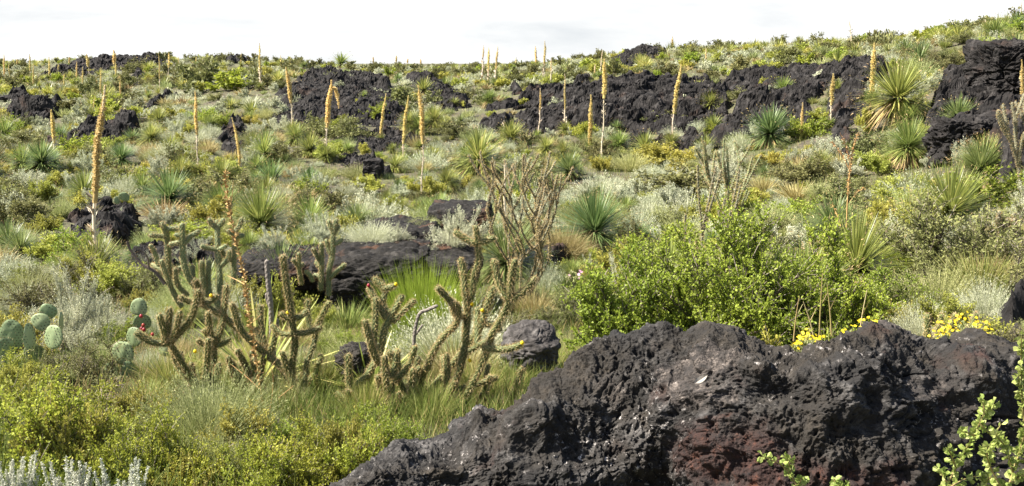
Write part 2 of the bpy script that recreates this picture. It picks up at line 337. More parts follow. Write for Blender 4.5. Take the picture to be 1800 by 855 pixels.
OUT = [
 ([(63, 139), (100, 125), (130, 114), (200, 106), (285, 105), (285, 120), (180, 130), (110, 140)], .5, 'long low black lava ridge on the far left skyline', 1.6),
 ([(360, 106), (380, 103), (452, 106), (452, 114), (400, 116)], .5, 'short black lava crest right of the dark bushy shrub on the skyline', 1.4),
 ([(3, 190), (35, 176), (60, 184), (90, 193), (122, 196), (98, 222), (45, 220), (8, 205)], .7, 'blocky dark lava mound at the left edge below the far ridge', 1.1),
 ([(80, 262), (120, 248), (160, 232), (185, 236), (252, 228), (248, 242), (205, 254), (160, 272), (100, 270)], .6, 'flat broken lava patch behind the tallest golden stalk', .9),
 ([(228, 138), (238, 126), (255, 130), (254, 148), (232, 150)], .6, 'small square lava block on the far left slope', .9),
 ([(240, 203), (262, 184), (310, 166), (320, 172), (282, 192), (250, 208)], .5, 'narrow slanting lava strip on the left slope among silver shrubs', .8),
 ([(385, 245), (400, 218), (430, 198), (442, 232), (434, 278), (398, 274)], .5, 'dark lava hollow just left of the green rosette clump', .8),
 ([(470, 222), (486, 170), (508, 152), (522, 138), (600, 131), (662, 136), (690, 150), (700, 172), (718, 192), (735, 215), (705, 246), (640, 246), (600, 232), (560, 238), (500, 236)], .28, 'broad black lava hump with a flat crest behind the hooked stalk', 1.0),
 ([(582, 272), (640, 290), (655, 280), (690, 302), (722, 322), (680, 320), (620, 310), (577, 292)], .35, 'low broken lava line in front of the hooked stalk', .5),
 ([(708, 142), (780, 146), (800, 156), (760, 166), (715, 156)], .5, 'small lava shelf right of the broad black hump', .9),
 ([(742, 172), (770, 158), (835, 168), (842, 188), (790, 196), (756, 192)], .3, 'low dark lava strip right of the broad black hump', .8),
 ([(600, 262), (640, 248), (745, 246), (768, 256), (700, 268), (640, 274)], .3, 'low lava strip at the foot of the broad black hump', .7),
 ([(848, 200), (868, 190), (912, 192), (906, 206)], .3, 'small lava strip left of the wall top', .7),
 ([(832, 222), (862, 212), (905, 214), (905, 246), (850, 246)], .45, 'dark lava patch left of the long rock wall', .8),
 ([(898, 240), (902, 160), (932, 166), (1000, 158), (1012, 141), (1060, 146), (1100, 149), (1170, 147), (1250, 144), (1300, 170), (1290, 236), (1170, 236), (1070, 232), (1000, 232)], .55, 'long layered lava wall across the middle of the far slope', 1.3),
 ([(1078, 262), (1090, 240), (1180, 244), (1270, 232), (1300, 190), (1262, 160), (1290, 140), (1345, 134), (1400, 128), (1440, 121), (1482, 112), (1500, 140), (1440, 178), (1400, 200), (1440, 226), (1400, 252), (1350, 240), (1300, 256), (1180, 264)], .5, 'sloping black lava flow rising rightwards from the rock wall', 1.0),
 ([(1060, 118), (1090, 104), (1130, 96), (1150, 92), (1172, 96), (1140, 112), (1130, 124), (1080, 126)], .5, 'dark lava streak on the hill above the rock wall', 1.2),
 ([(1442, 250), (1450, 200), (1455, 160), (1480, 122), (1530, 106), (1570, 112), (1560, 150), (1530, 190), (1520, 240), (1530, 276), (1470, 280)], .5, 'dark lava slope left of the large skirted rosette', .9),
 ([(1625, 240), (1630, 180), (1660, 150), (1700, 120), (1800, 120), (1860, 150), (1850, 330), (1760, 340), (1730, 300), (1680, 300)], .6, 'rugged lava slope under the dark cliff block at the right edge', .9),
 ([(100, 440), (110, 395), (170, 388), (205, 360), (268, 366), (262, 400), (240, 445), (160, 450)], .25, 'smooth dark lava slab beneath the tallest golden stalk', 1.3),
 ([(235, 530), (240, 450), (330, 432), (420, 440), (410, 520), (330, 535)], .25, 'shaded black lava hollow behind the left cane cactus', .7),
 ([(545, 372), (552, 340), (598, 338), (606, 366), (580, 380)], .2, 'small bare lava patch between silver shrubs left of the stacked blocks', .5),
 ([(985, 330), (990, 306), (1040, 304), (1036, 328)], .2, 'small bare lava slab right of the bare brown cane cactus', .5),
 ([(900, 470), (905, 425), (1010, 424), (1020, 446), (960, 480)], .2, 'dark lava floor under the golden grass tussock', .5),
 ([(1690, 590), (1720, 565), (1760, 545), (1820, 520), (1860, 560), (1860, 640), (1740, 640)], .35, 'black lava shoulder behind the foreground boulder at right edge', .5),
]
for i, o_ in enumerate(OUT): outcrop(o_[0], o_[1], o_[2], o_[3], seed=20 + i * 13)
# ---------------------------------------------------------------- separate lava blocks
def rock(c, size, label, mat, seed, res=70, sq=.55, rot=0., lump=.16, fine=.05, group=None, tilt=0.):
    g = G(); a = np.linspace(-1, 1, res); A, B = np.meshgrid(a, a)
    A, B = A.ravel(), B.ravel(); idx = np.arange(res * res).reshape(res, res)
    q = np.stack([idx[:-1, :-1], idx[:-1, 1:], idx[1:, 1:], idx[1:, :-1]], -1).reshape(-1, 4)
    o1 = np.ones_like(A); S = np.array(size) / 2
    for f in ((o1, A, B), (-o1, B, A), (B, o1, A), (A, -o1, B), (A, B, o1)):
        C = np.stack(f, -1); sp = nrm(C); V = C * sq + sp * (1 - sq) * 1.15
        V = V * S
        nn = nrm(sp / S); W = V * [1, 1, 1.7] + seed * 3.7
        ms = S.min()
        V = V + nn * ((fbm(W / ms * .9, 4, seed) * lump * ms * 2) + fbm(W / ms * 3.5, 5, seed + 3, .6) * fine * ms * 2)[:, None]
        wd = worley(W / ms * 1.5, seed + 8); V = V - nn * ((1 - sst(0, .10, wd[1] - wd[0])) * fine * ms * 1.1)[:, None]
        if tilt: V = V + np.stack([0 * V[:, 0], 0 * V[:, 0], V[:, 0] * tilt], -1)
        g.add(V, q, .5)
    o = g.obj('lava_block', mat, loc=c, smooth=True); o.rotation_euler = (0, 0, rot)
    return tag(o, label, 'rock', group or 'separate lava blocks')
def rock_px(u0, v0, u1, v1, Y, dep, label, mat, seed, **k):
    c = P3((u0 + u1) / 2, (v0 + v1) / 2, Y); s = Y / F
    return rock(c, ((u1 - u0) * s * 1.05, dep, (v1 - v0) * s * 1.12), label, mat, seed, **k)
rock_px(425, 446, 580, 494, 13.7, 1.5, 'left end block of the long rounded lava slab', M['block'], 3, tilt=.02, fine=.09)
rock_px(560, 436, 760, 490, 13.3, 1.7, 'thick rounded lava block with rusty stains behind bright green tussock', M['block'], 4, sq=.5, lump=.12, fine=.085)
rock_px(735, 444, 842, 484, 13.4, 1.5, 'low right end block of the long rounded lava slab', M['block'], 5)
rock_px(585, 486, 690, 530, 12.6, .6, 'dark lower ledge beneath the thick rounded lava block', M['block'], 6, sq=.7)
rock_px(642, 396, 768, 434, 15.3, 1.5, 'stacked lava block with an orange top edge above the long slab', M['block'], 7, sq=.6, lump=.22)
rock_px(756, 362, 862, 402, 16.6, 1.4, 'smooth dark lava block topping the stack behind the silver shrub', M['block'], 8, sq=.6)
rock_px(888, 574, 978, 650, 8.0, .45, 'rounded grey pitted boulder right of the front cactus', M['grey'], 9, sq=.15, lump=.14, fine=.045)
rock_px(598, 612, 656, 655, 7.9, .4, 'small dark rock behind the yellow bladed rosette', M['near'], 10, sq=.15, lump=.26, fine=.09)
rock_px(1712, 80, 1850, 205, 29.5, 2.6, 'tall dark cliff block at the upper right edge', M['lava'], 12, res=200, sq=.72, lump=.20, fine=.10)
rock_px(1790, 95, 1960, 330, 28.5, 3.0, 'shaded cliff buttress running out of the right edge', M['lava'], 13, res=160, sq=.75, fine=.10, lump=.2)
rock_px(1640, 210, 1745, 296, 22.5, 1.4, 'rounded lava shoulder below the blue green rosette on the right', M['lava'], 14, res=130, sq=.35, fine=.10, lump=.22)
rock_px(1725, 215, 1850, 350, 24.0, 1.6, 'black block standing in for the cave shadow low at the right edge', M['lava'], 15, res=130, sq=.5, fine=.10, lump=.2)  # solid dark rock stands in for the shadow of the hollow below the cliff
rock_px(0, 172, 62, 216, 62, 1.8, 'angular lava block on the mound at the left edge', M['lava'], 17, res=60, sq=.7)
rock_px(640, 282, 672, 312, 30, .6, 'upright knob of lava in front of the hooked stalk', M['lava'], 18, res=50, sq=.6)
# ---------------------------------------------------------------- foreground boulder
RIM = [(500, 930), (560, 876), (606, 842), (640, 818), (666, 800), (700, 780), (750, 778), (796, 768), (806, 745), (838, 728), (866, 722), (893, 730), (925, 695), (960, 668), (990, 655), (1012, 628), (1040, 606), (1075, 592), (1110, 590), (1150, 574), (1180, 572), (1210, 582), (1245, 574), (1285, 576), (1325, 600), (1360, 616), (1400, 628), (1425, 622), (1450, 606), (1490, 596), (1530, 582), (1566, 571), (1590, 580), (1620, 596), (1660, 602), (1700, 600), (1735, 590), (1765, 600), (1800, 622), (1850, 640), (1950, 660), (2100, 700)]
SHO = [(500, 935), (560, 884), (660, 828), (770, 815), (864, 790), (900, 760), (930, 722), (1000, 706), (1080, 708), (1160, 724), (1200, 690), (1240, 640), (1320, 640), (1400, 660), (1500, 640), (1600, 640), (1700, 660), (1800, 690), (2100, 760)]
ru, rv = np.array(RIM, float).T; su, sv = np.array(SHO, float).T
nu, nw = 1150, 560
U = np.linspace(503, 2080, nu); wv = np.linspace(0, 1, nw)
vr = np.interp(U, ru, rv); vs = np.maximum(np.interp(U, su, sv), vr + 5)
Yr_ = 4.75 + .12 * np.sin(U / 130) - .25 * sst(900, 600, U); Ys_ = Yr_ - .42 + .06 * np.sin(U / 90 + 1)
Pr = np.array([P3(u, v, y) for u, v, y in zip(U, vr, Yr_)]); Ps = np.array([P3(u, v, y) for u, v, y in zip(U, vs, Ys_)])
Pm = Ps + np.array([0, -.10, -.16]); Pf = Ps + np.array([0, -.26, -.42]); Pg = Ps + np.array([0, -.36, -1.2])
Pb1 = Pr + np.array([0, .22, -.10]); Pb2 = Pr + np.array([0, .5, -.7]); Pb3 = Pr + np.array([0, .55, -1.5])
KP = [Pb3, Pb2, Pb1, Pr, Ps, Pm, Pf, Pg]; kw = [0, .05, .12, .2, .45, .6, .82, 1.0]
S_ = np.zeros((nw, nu, 3))
for a_ in range(3):
    prof = np.stack([k[:, a_] for k in KP])
    for j in range(nu): S_[:, j, a_] = np.interp(wv, kw, prof[:, j])
def sm(A_, s):
    k = np.exp(-.5 * (np.arange(-3 * s, 3 * s + 1) / s) ** 2); k /= k.sum(); pd = np.pad(A_, ((3 * s, 3 * s), (0, 0), (0, 0)), mode='edge')
    return sum(k[i] * pd[i:i + A_.shape[0]] for i in range(6 * s + 1))
S2 = sm(S_, 9); keepr = np.exp(-.5 * ((wv - .2) / .02) ** 2)[:, None, None]; S_ = S2 * (1 - keepr) + S_ * keepr
dU = np.gradient(S_, axis=1); dW = np.gradient(S_, axis=0); Nn = nrm(np.cross(dW, dU)); Nn = Nn * np.where(Nn[..., 2:].mean() < 0, -1, 1)
Pq = S_.reshape(-1, 3); Nq = sm(Nn, 6).reshape(-1, 3); Nq = nrm(Nq)
wrp = np.stack([fbm(Pq * 5, 3, 71), fbm(Pq * 5, 3, 72), fbm(Pq * 5, 3, 73)], -1) * .05
amp = 1 - .80 * np.exp(-.5 * ((wv - .2) / .05) ** 2); amp = np.repeat(amp[:, None], nu, 1).ravel()
big = fbm(Pq * 2.6 + 3, 3, 61, ridge=True) * .11 * sst(560, 900, np.tile(U, nw)) + fbm((Pq + wrp) * 5.5, 4, 62, .5) * .085
rgh = .65 + .9 * sst(-.45, .4, fbm(Pq * 2.1 + 5, 3, 78)); med = fbm((Pq + wrp) * 16, 5, 63, .65) * .036 * rgh
w1 = worley((Pq + wrp) * 34, 64); w2 = worley((Pq + wrp) * 85, 67)
pm_ = sst(-.6, .25, fbm(Pq * 3.3, 3, 77)); pit = (-.019 * (1 - sst(.10, .48, w1[0])) * (w1[2] > .3) * (.15 + .85 * pm_) - .0085 * (1 - sst(.12, .5, w2[0])) * (1.1 - .7 * pm_))
rq = np.abs(fbm((Pq + wrp) * np.array([3.2, 3.2, 4.5]), 4, 91, .55)); ck = -.045 * (1 - sst(0, .07, rq)) * sst(-.1, .35, fbm(Pq * 1.7, 2, 95)) + .018 * fbm((Pq + wrp) * 42, 4, 97, .7)
disp = big * amp + med + pit * rgh + ck * amp
def blob(u, v, Y, rad, sx=1., sz=1.):
    d_ = (Pq - P3(u, v, Y)) / [sx, 1.3, sz]; return sst(1.35, .55, np.linalg.norm(d_, axis=1) / rad + .55 * fbm(Pq * 6, 4, 131))
rustm = np.maximum.reduce([blob(1105, 815, 3.95, .26, 1.2, .8), blob(1270, 810, 3.95, .30, 1.3, .6) * .7, blob(1060, 850, 3.9, .20), blob(980, 690, 4.1, .10, 1.6, .6) * .7, blob(1380, 850, 3.9, .25, 2., .5) * .6])
crus = np.maximum.reduce([blob(1170, 668, 4.3, .22, 1.6, .8), blob(1060, 640, 4.45, .17, 1.2, .8) * .8, blob(1000, 690, 4.3, .10) * .5, blob(1150, 600, 4.6, .12) * .6, blob(820, 770, 4.3, .12, 1.8, .5) * .55, blob(1570, 585, 4.7, .07) * .8, blob(1640, 680, 4.3, .14, 1.8, .4) * .4])
mark = np.clip(.5 + .5 * rustm * (1 - crus) - .5 * crus, 0, 1)
Pq = Pq + Nq * disp[:, None]
g = G(); idx = np.arange(nw * nu).reshape(nw, nu)
q = np.stack([idx[:-1, :-1], idx[:-1, 1:], idx[1:, 1:], idx[1:, :-1]], -1).reshape(-1, 4)
c0 = np.array([1.2, 4.3, 1.6]); g.add(Pq - c0, q, mark)
tag(g.obj('lava_boulder', M['near'], loc=c0, smooth=True), 'huge pitted black and rust boulder filling the lower right foreground', 'boulder')
# ---------------------------------------------------------------- plant shape helpers
def rdir(n, r_=None):
    r_ = r_ or rg; a = r_.normal(size=(n, 3)); return nrm(a)
def side_of(D, rnd=True):
    n_ = len(D); b = rdir(n_) if rnd else np.tile([0, 0, 1.], (n_, 1)) + 1e-3 * rdir(n_)
    return nrm(np.cross(D, b))
def blades(g, P, D, L, W, droop, segs, r, mi=0, rs=True, prof=.7):
    n_ = len(P); L = np.broadcast_to(L, (n_,)); W = np.broadcast_to(W, (n_,)); droop = np.broadcast_to(droop, (n_,)); S = side_of(D, rs)
    t_ = np.linspace(0, 1, segs + 1); pos = P[:, None] + D[:, None] * (L[:, None] * t_)[..., None]
    pos[..., 2] -= (droop * L)[:, None] * t_ ** 2
    wd = (W[:, None] * np.maximum((1 - t_) ** prof, .06))[..., None] * .5
    V = np.stack([pos - S[:, None] * wd, pos + S[:, None] * wd], 2)     # n,segs+1,2,3
    k = np.arange(segs) * 2; fq = np.stack([k, k + 1, k + 3, k + 2], -1)
    Fq = (np.arange(n_)[:, None, None] * (2 * (segs + 1)) + fq[None]).reshape(-1, 4)
    g.add(V, Fq, np.repeat(np.broadcast_to(r, (n_,)), 2 * (segs + 1)), mi); return pos
def leaves(g, P, D, L, W, r, mi=0):
    n_ = len(P); L = np.broadcast_to(L, (n_,))[:, None]; W = np.broadcast_to(W, (n_,))[:, None]; S = side_of(D); Nm = np.cross(S, D)
    V = np.stack([P, P + D * L * .5 + S * W * .5 + Nm * W * .15, P + D * L, P + D * L * .5 - S * W * .5 + Nm * W * .15], 1)
    g.add(V, np.arange(n_ * 4).reshape(-1, 4), np.repeat(np.broadcast_to(r, (n_,)), 4), mi)
def tubes(g, PL, r0, r1, sides, r, mi=0):
    """PL: (n,k,3) polylines -> tapered tubes"""
    n_, k, _ = PL.shape; r0 = np.broadcast_to(r0, (n_,)); r1 = np.broadcast_to(r1, (n_,))
    D = nrm(PL[:, -1] - PL[:, 0]); S = side_of(D, False); B = np.cross(D, S)
    rad = r0[:, None] + (r1 - r0)[:, None] * np.linspace(0, 1, k)[None]
    a = np.linspace(0, 2 * math.pi, sides, endpoint=False)
    ring = S[:, None, None] * np.cos(a)[None, None, :, None] + B[:, None, None] * np.sin(a)[None, None, :, None]
    V = PL[:, :, None] + ring * rad[:, :, None, None]
    i = np.arange(k - 1)[:, None] * sides; j = np.arange(sides)[None]; j2 = (j + 1) % sides
    fq = np.stack([i + j, i + j2, i + sides + j2, i + sides + j], -1).reshape(-1, 4)
    Fq = (np.arange(n_)[:, None, None] * (k * sides) + fq[None]).reshape(-1, 4)
    g.add(V, Fq, np.repeat(np.broadcast_to(r, (n_,)), k * sides), mi)
def shrub(h=1., r=.6, nb=9, ntw=22, nlf=26, ll=.03, lw=.012, upright=.5, tl=.2, wood=.006, spread=.35, lo=.15, bush=1., base=.12, both=False, tips=0., segs=None, dens_in=.0):
    """branches -> twigs -> leaves; returns foliage and wood collectors (unit: metres)"""
    ll, lw = ll * 1.3, lw * 1.55; ntw = int(ntw * 1.25); lo = lo * .4
    gf = G(); gw = gf if both else G(); mw = 1 if both else 0
    # primary branch ends over a bumpy dome
    az = rg.uniform(0, 2 * math.pi, nb) ; el = np.arcsin(np.clip(rg.uniform(lo, 1, nb), 0, 1)); q_ = rg.uniform(.72, 1.08, nb)
    E = np.stack([np.cos(az) * np.cos(el) * r * q_, np.sin(az) * np.cos(el) * r * q_, np.maximum(np.sin(el) * h * q_ * .82, h * .1)], -1)
    B0 = rg.normal(size=(nb, 3)) * [base * r, base * r, 0]
    k = 6; t_ = np.linspace(0, 1, k)
    PL = B0[:, None] * (1 - t_)[None, :, None] + E[:, None] * t_[None, :, None]
    bend = rg.normal(size=(nb, 1, 3)) * [.06 * r, .06 * r, .02] ; bend[..., 2] += .10 * h * (1 - np.sin(el))[:, None] * upright * 2
    PL = PL + bend * (np.sin(t_ * math.pi))[None, :, None]
    tubes(gw, PL, wood * 1.6, wood * .6, 4, rg.uniform(0, 1, nb), mw)
    # twigs
    n2 = nb * ntw; bi = np.repeat(np.arange(nb), ntw); tt = 1 - rg.uniform(0, 1, n2) ** 1.1 * (.85 if not dens_in else .95)
    x = tt * (k - 1); i0 = np.minimum(x.astype(int), k - 2); fr = (x - i0)[:, None]
    S0 = PL[bi, i0] * (1 - fr) + PL[bi, i0 + 1] * fr
    D = nrm(nrm(E)[bi] * .7 + rdir(n2) * (spread * 2) + np.array([0, 0, 1.]) * upright * 1.3)
    L = tl * rg.uniform(.5, 1.25, n2) * h
    kt = 4; t2 = np.linspace(0, 1, kt)
    T2 = S0[:, None] + D[:, None] * (L[:, None] * t2)[..., None] + (rdir(n2) * .12)[:, None] * (L[:, None] * t2 ** 2)[..., None]
    T2[..., 2] = np.maximum(T2[..., 2], .01)
    tubes(gw, T2, wood * .55, wood * .25, 3, rg.uniform(.2, 1, n2), mw)
    # leaves
    n3 = n2 * nlf; ti = np.repeat(np.arange(n2), nlf); a = rg.uniform(.08, 1.03, n3); x = np.clip(a * (kt - 1), 0, kt - 1.001); j = x.astype(int); fr = (x - j)[:, None]
    Pl = T2[ti, j] * (1 - fr) + T2[ti, j + 1] * fr + rdir(n3) * (ll * .5 * bush)
    Dl = nrm(D[ti] * .55 + rdir(n3) * .9 + np.array([0, 0, .25]))
    cl = rg.uniform(.0, 1, nb)[bi][ti] * .22 + rg.uniform(0, 1, n2)[ti] * .3 + rg.uniform(0, 1, n3) * .33 + .15 * a
    leaves(gf, Pl, Dl, ll * rg.uniform(.6, 1.3, n3), lw * rg.uniform(.7, 1.2, n3), np.clip(cl, 0, 1))
    return gf, gw
def broom(h=1., r=.5, n=900, w_=.004, spread=.6, droop=.1, leaf=0, ll=.02, both=False, seed_heads=0):
    """grass-like or broom-like tuft of fine stems; optional fine leaves along them"""
    gf = G()
    az = rg.uniform(0, 2 * math.pi, n); rad = np.sqrt(rg.uniform(0, 1, n)); P = np.stack([np.cos(az) * rad * r * .35, np.sin(az) * rad * r * .35, 0 * az], -1)
    tilt = rad * spread + rg.normal(size=n) * .08
    D = nrm(np.stack([np.cos(az) * np.sin(tilt), np.sin(az) * np.sin(tilt), np.cos(tilt)], -1) + rg.normal(size=(n, 3)) * .07)
    L = h * rg.uniform(.55, 1.08, n) * (1 - .22 * rad ** 2)
    rr_ = np.clip(rg.uniform(0, .8, n) + .2 * rad, 0, 1)
    pos = blades(gf, P, D, L, w_ * rg.uniform(.7, 1.3, n), droop * rg.uniform(.4, 1.8, n), 4, rr_, 0, True, .5)
    if leaf:
        n3 = n * leaf; ti = np.repeat(np.arange(n), leaf); a = rg.uniform(.3, 1, n3); x = a * 3.999; j = x.astype(int); fr = (x - j)[:, None]
        Pl = pos[ti, j] * (1 - fr) + pos[ti, j + 1] * fr
        leaves(gf, Pl, nrm(D[ti] * .9 + rdir(n3) * .7), ll * rg.uniform(.6, 1.3, n3), ll * .35, np.clip(rr_[ti] * .6 + rg.uniform(0, .4, n3), 0, 1))
    return gf
def rosette(n=300, w_=.022, up=1., droop=.22, skirt=70, lowest=-.35, segs=4):
    """sotol head of unit leaf length: green leaves and a skirt of dead ones"""
    gl = G(); gs = G()
    z = rg.uniform(lowest, 1, n) ** 1.0; az = np.arange(n) * 2.39996 + rg.normal(size=n) * .2; c = np.sqrt(np.maximum(1 - z * z, 0))
    D = nrm(np.stack([np.cos(az) * c, np.sin(az) * c, z * up], -1) + rg.normal(size=(n, 3)) * .07)
    P = D * .05; P[:, 2] += .12
    L = rg.uniform(.72, 1.05, n) * (1 - .1 * (z < 0))
    blades(gl, P, D, L, w_ * rg.uniform(.8, 1.2, n), droop * rg.uniform(.1, 1.6, n) * (1 - .6 * z), segs, np.clip(rg.beta(2, 2.4, n) * .8 + .25 * (z < -.1), 0, 1), 0, False, .45)
    # dry curled leaf tips
    tp = rg.choice(n, n // 3, replace=False); Pt = P[tp] + D[tp] * L[tp][:, None]; Pt[:, 2] -= droop * .7 * L[tp] * (1 - .6 * z[tp])
    blades(gl, Pt, nrm(D[tp] + rdir(len(tp)) * .6), .07, w_ * .5, .2, 2, rg.uniform(.3, 1, len(tp)), 1)
    if skirt:
        az = rg.uniform(0, 6.283, skirt); zz = rg.uniform(-.9, -.15, skirt); c = np.sqrt(1 - zz * zz)
        D = np.stack([np.cos(az) * c, np.sin(az) * c, zz], -1); P2 = D * .04; P2[:, 2] += .10
        blades(gs, P2, D, rg.uniform(.45, .85, skirt), w_ * 1.1, rg.uniform(.1, .5, skirt), 3, rg.uniform(0, 1, skirt), 0, False, .4)
    return gl, gs
def xform(arr, loc, s, rz):
    V, r, Q, T, qm, tm = arr; c, sn = math.cos(rz), math.sin(rz)
    return np.stack([V[:, 0] * c - V[:, 1] * sn, V[:, 0] * sn + V[:, 1] * c, V[:, 2]], -1) * s + loc
# ---------------------------------------------------------------- labels from landmarks
LM = [(585, 210, 'the hooked flower stalk'), (180, 290, 'the tallest golden flower stalk'), (180, 118, 'the far left lava ridge'), (60, 195, 'the lava mound at the left edge'),
      (342, 215, 'the straight stalk left of centre'), (590, 165, 'the broad black lava hump'), (370, 135, 'the dark bushy shrub on the far slope'), (465, 272, 'the bright green round rosette'),
      (738, 230, 'the tall stalk with a white foot'), (860, 120, 'the trio of skyline stalks'), (862, 185, 'the straw skirted rosette at centre'), (830, 290, 'the wide pale rosette behind the bare cactus'),
      (915, 350, 'the bare brown cane cactus'), (1060, 190, 'the white stalk before the rock wall'), (1195, 180, 'the leaning golden stalk'), (1130, 200, 'the long layered rock wall'), (1275, 285, 'the green cane cactus on the right'),
      (1465, 175, 'the short stalk on the lava flow'), (1575, 195, 'the large skirted rosette on the right'), (1740, 140, 'the dark cliff block'), (1250, 95, 'the right hilltop'), (1560, 90, 'the grey ball shrub on the right hill'),
      (650, 465, 'the thick rounded lava block'), (740, 500, 'the bright green tussock'), (985, 400, 'the golden grass tussock'), (1250, 450, 'the large leafy bush'), (1650, 400, 'the olive bush at right'),
      (500, 640, 'the left front cane cactus'), (800, 620, 'the right front cane cactus'), (90, 590, 'the blue green prickly pear'), (340, 460, 'the cane cactus thicket'), (1620, 560, 'the silver shrub behind the boulder'), (1300, 700, 'the foreground boulder')]
ORD = ['nearest', 'second', 'third', 'fourth', 'fifth', 'sixth', 'seventh', 'eighth', 'ninth', 'tenth', 'eleventh', 'twelfth', 'thirteenth', 'fourteenth', 'fifteenth', 'sixteenth', 'seventeenth', 'eighteenth', 'nineteenth', 'twentieth']
LMU = np.array([(a, b) for a, b, c in LM], float)
LM += [(1400, 92, 'the green shrub on the right hill'), (1640, 70, 'the broom shaped shrub'), (1750, 40, 'the top right corner'), (1110, 100, 'the lava streak on the hill')]
LMU = np.array([(a, b) for a, b, c in LM], float)
PEND = []                                            # (object, phrase, u, v) that still need a label
def settle_labels():
    bins = {}
    for o, ph, u, v in PEND:
        du = u - LMU[:, 0]; dv = (v - LMU[:, 1]) * 1.5; d = np.hypot(du, dv); i = int(np.argmin(d))
        if abs(du[i]) > abs(dv[i]): rel = 'left of' if du[i] < 0 else 'right of'
        else: rel = 'behind' if dv[i] < 0 else 'in front of'
        bins.setdefault((ph, i, rel), []).append((d[i], o))
    for (ph, i, rel), L_ in bins.items():
        L_.sort(key=lambda a: a[0])
        for k, (d, o) in enumerate(L_):
            o['label'] = ('%s %s %s' % (ph, rel, LM[i][2])) if len(L_) == 1 else ('%s %s %s %s' % (ORD[min(k, 19)], ph, rel, LM[i][2]))
KEEP = []                                            # (u, v, Y) base points of plants that the photo shows in full
OCC = []                                             # footprints of placed plants (x, y, r)

# ---------------------------------------------------------------- shrub kinds: (near, mid, far) detail
FAM = {}
def reg(kind, name, cat, mat, ph, gen, nvar=(3, 4, 3), wood='wood'):
    lod = []
    for lv in range(3):
        vs = []
        for k in range(nvar[lv]):
            r = gen(lv)
            if isinstance(r, tuple): gf, gw = r
            else: gf, gw = r, None
            e_ = {}
            if lv == 0:
                e_['f'] = gf.mesh('foliage', [mat]); e_['w'] = gw.mesh('stems', [M[wood]]) if gw is not None and gw is not gf else None
                e_['m'] = None
            else:
                e_['m'] = gf.mesh(name, [mat, M[wood]])
                e_['a'] = gf.arrays() if lv == 2 else None
            vs.append(e_)
        lod.append(vs)
    FAM[kind] = dict(name=name, cat=cat, ph=ph, lod=lod, mat=mat, wood=wood)
def B(lv): return lv > 0
def sg(a, b, c): return lambda lv: (a, b, c)[lv]
def sage_gen(lv, st=[0]):
    st[0] += 1
    if st[0] % 2: return broom(.66, .55, (1300, 620, 150)[lv], (.0035, .010, .045)[lv], 1.15, .12, (9, 5, 2)[lv], (.022, .040, .09)[lv])
    return shrub(.74, .50, (22, 18, 11)[lv], (34, 22, 10)[lv], (20, 13, 7)[lv], (.016, .032, .08)[lv], (.0035, .009, .028)[lv], .95, .20, .0035, .30, .25, both=B(lv))
reg('sage', 'sage_shrub', 'sage shrub', M['sage'], 'silver grey shrub', sage_gen, (4, 6, 4), 'sagewood')
reg('pale', 'feathery_shrub', 'shrub', M['pale'], 'pale green feathery tussock', lambda lv: broom(.66, .50, (1300, 620, 140)[lv], (.0035, .010, .045)[lv], .95, .14, (7, 3, 1)[lv], (.020, .036, .09)[lv]))
reg('olive', 'twiggy_shrub', 'shrub', M['olive'], 'dull olive twiggy shrub', lambda lv: shrub(1.0, .62, (15, 13, 9)[lv], (26, 17, 10)[lv], (18, 11, 7)[lv], (.024, .048, .10)[lv], (.011, .022, .05)[lv], .5, .25, .006, .5, .2, both=B(lv)))
reg('yg', 'snakeweed', 'shrub', M['yellowgreen'], 'yellow green bushy mound', lambda lv: shrub(.62, .50, (15, 12, 8)[lv], (28, 18, 9)[lv], (18, 12, 7)[lv], (.026, .05, .10)[lv], (.010, .020, .045)[lv], .7, .3, .0045, .35, .25, both=B(lv)))
reg('green', 'leafy_shrub', 'shrub', M['green'], 'fresh green leafy shrub', lambda lv: shrub(.9, .6, (14, 12, 8)[lv], (24, 16, 9)[lv], (17, 11, 7)[lv], (.025, .045, .10)[lv], (.014, .024, .06)[lv], .5, .25, .006, .5, .2, both=B(lv)))
reg('straw', 'bunchgrass', 'grass tuft', M['straw'], 'straw coloured grass tuft', lambda lv: broom(.55, .35, (750, 320, 90)[lv], (.005, .014, .045)[lv], .75, .22))
reg('grass', 'green_grass_tuft', 'grass tuft', M['grass'], 'green grass tuft', lambda lv: broom(.55, .35, (750, 320, 90)[lv], (.006, .015, .045)[lv], .7, .22))
SOT = {}
def regsot(kind, mat):
    SOT[kind] = []
    for (n_, w_, sk, sgm) in ((950, .022, 170, 5), (480, .036, 90, 4), (160, .075, 34, 2)):
        vs = []
        for k in range(4):
            gl, gs_ = rosette(int(n_ * rg.uniform(.85, 1.1)), w_, rg.uniform(.9, 1.15), rg.uniform(.12, .4), int(sk * [.3, .8, 1.2, 2.4][k]), [-.1, -.3, -.4, -.35][k], sgm)
            vs.append((gl.mesh('leaves', [mat, M['skirt']]), gs_.mesh('dry_skirt', [M['skirt']]), gl.arrays(), gs_.arrays()))
        SOT[kind].append(vs)
regsot('sotol', M['sotol']); regsot('blue', M['bluesotol'])
CNT = {}
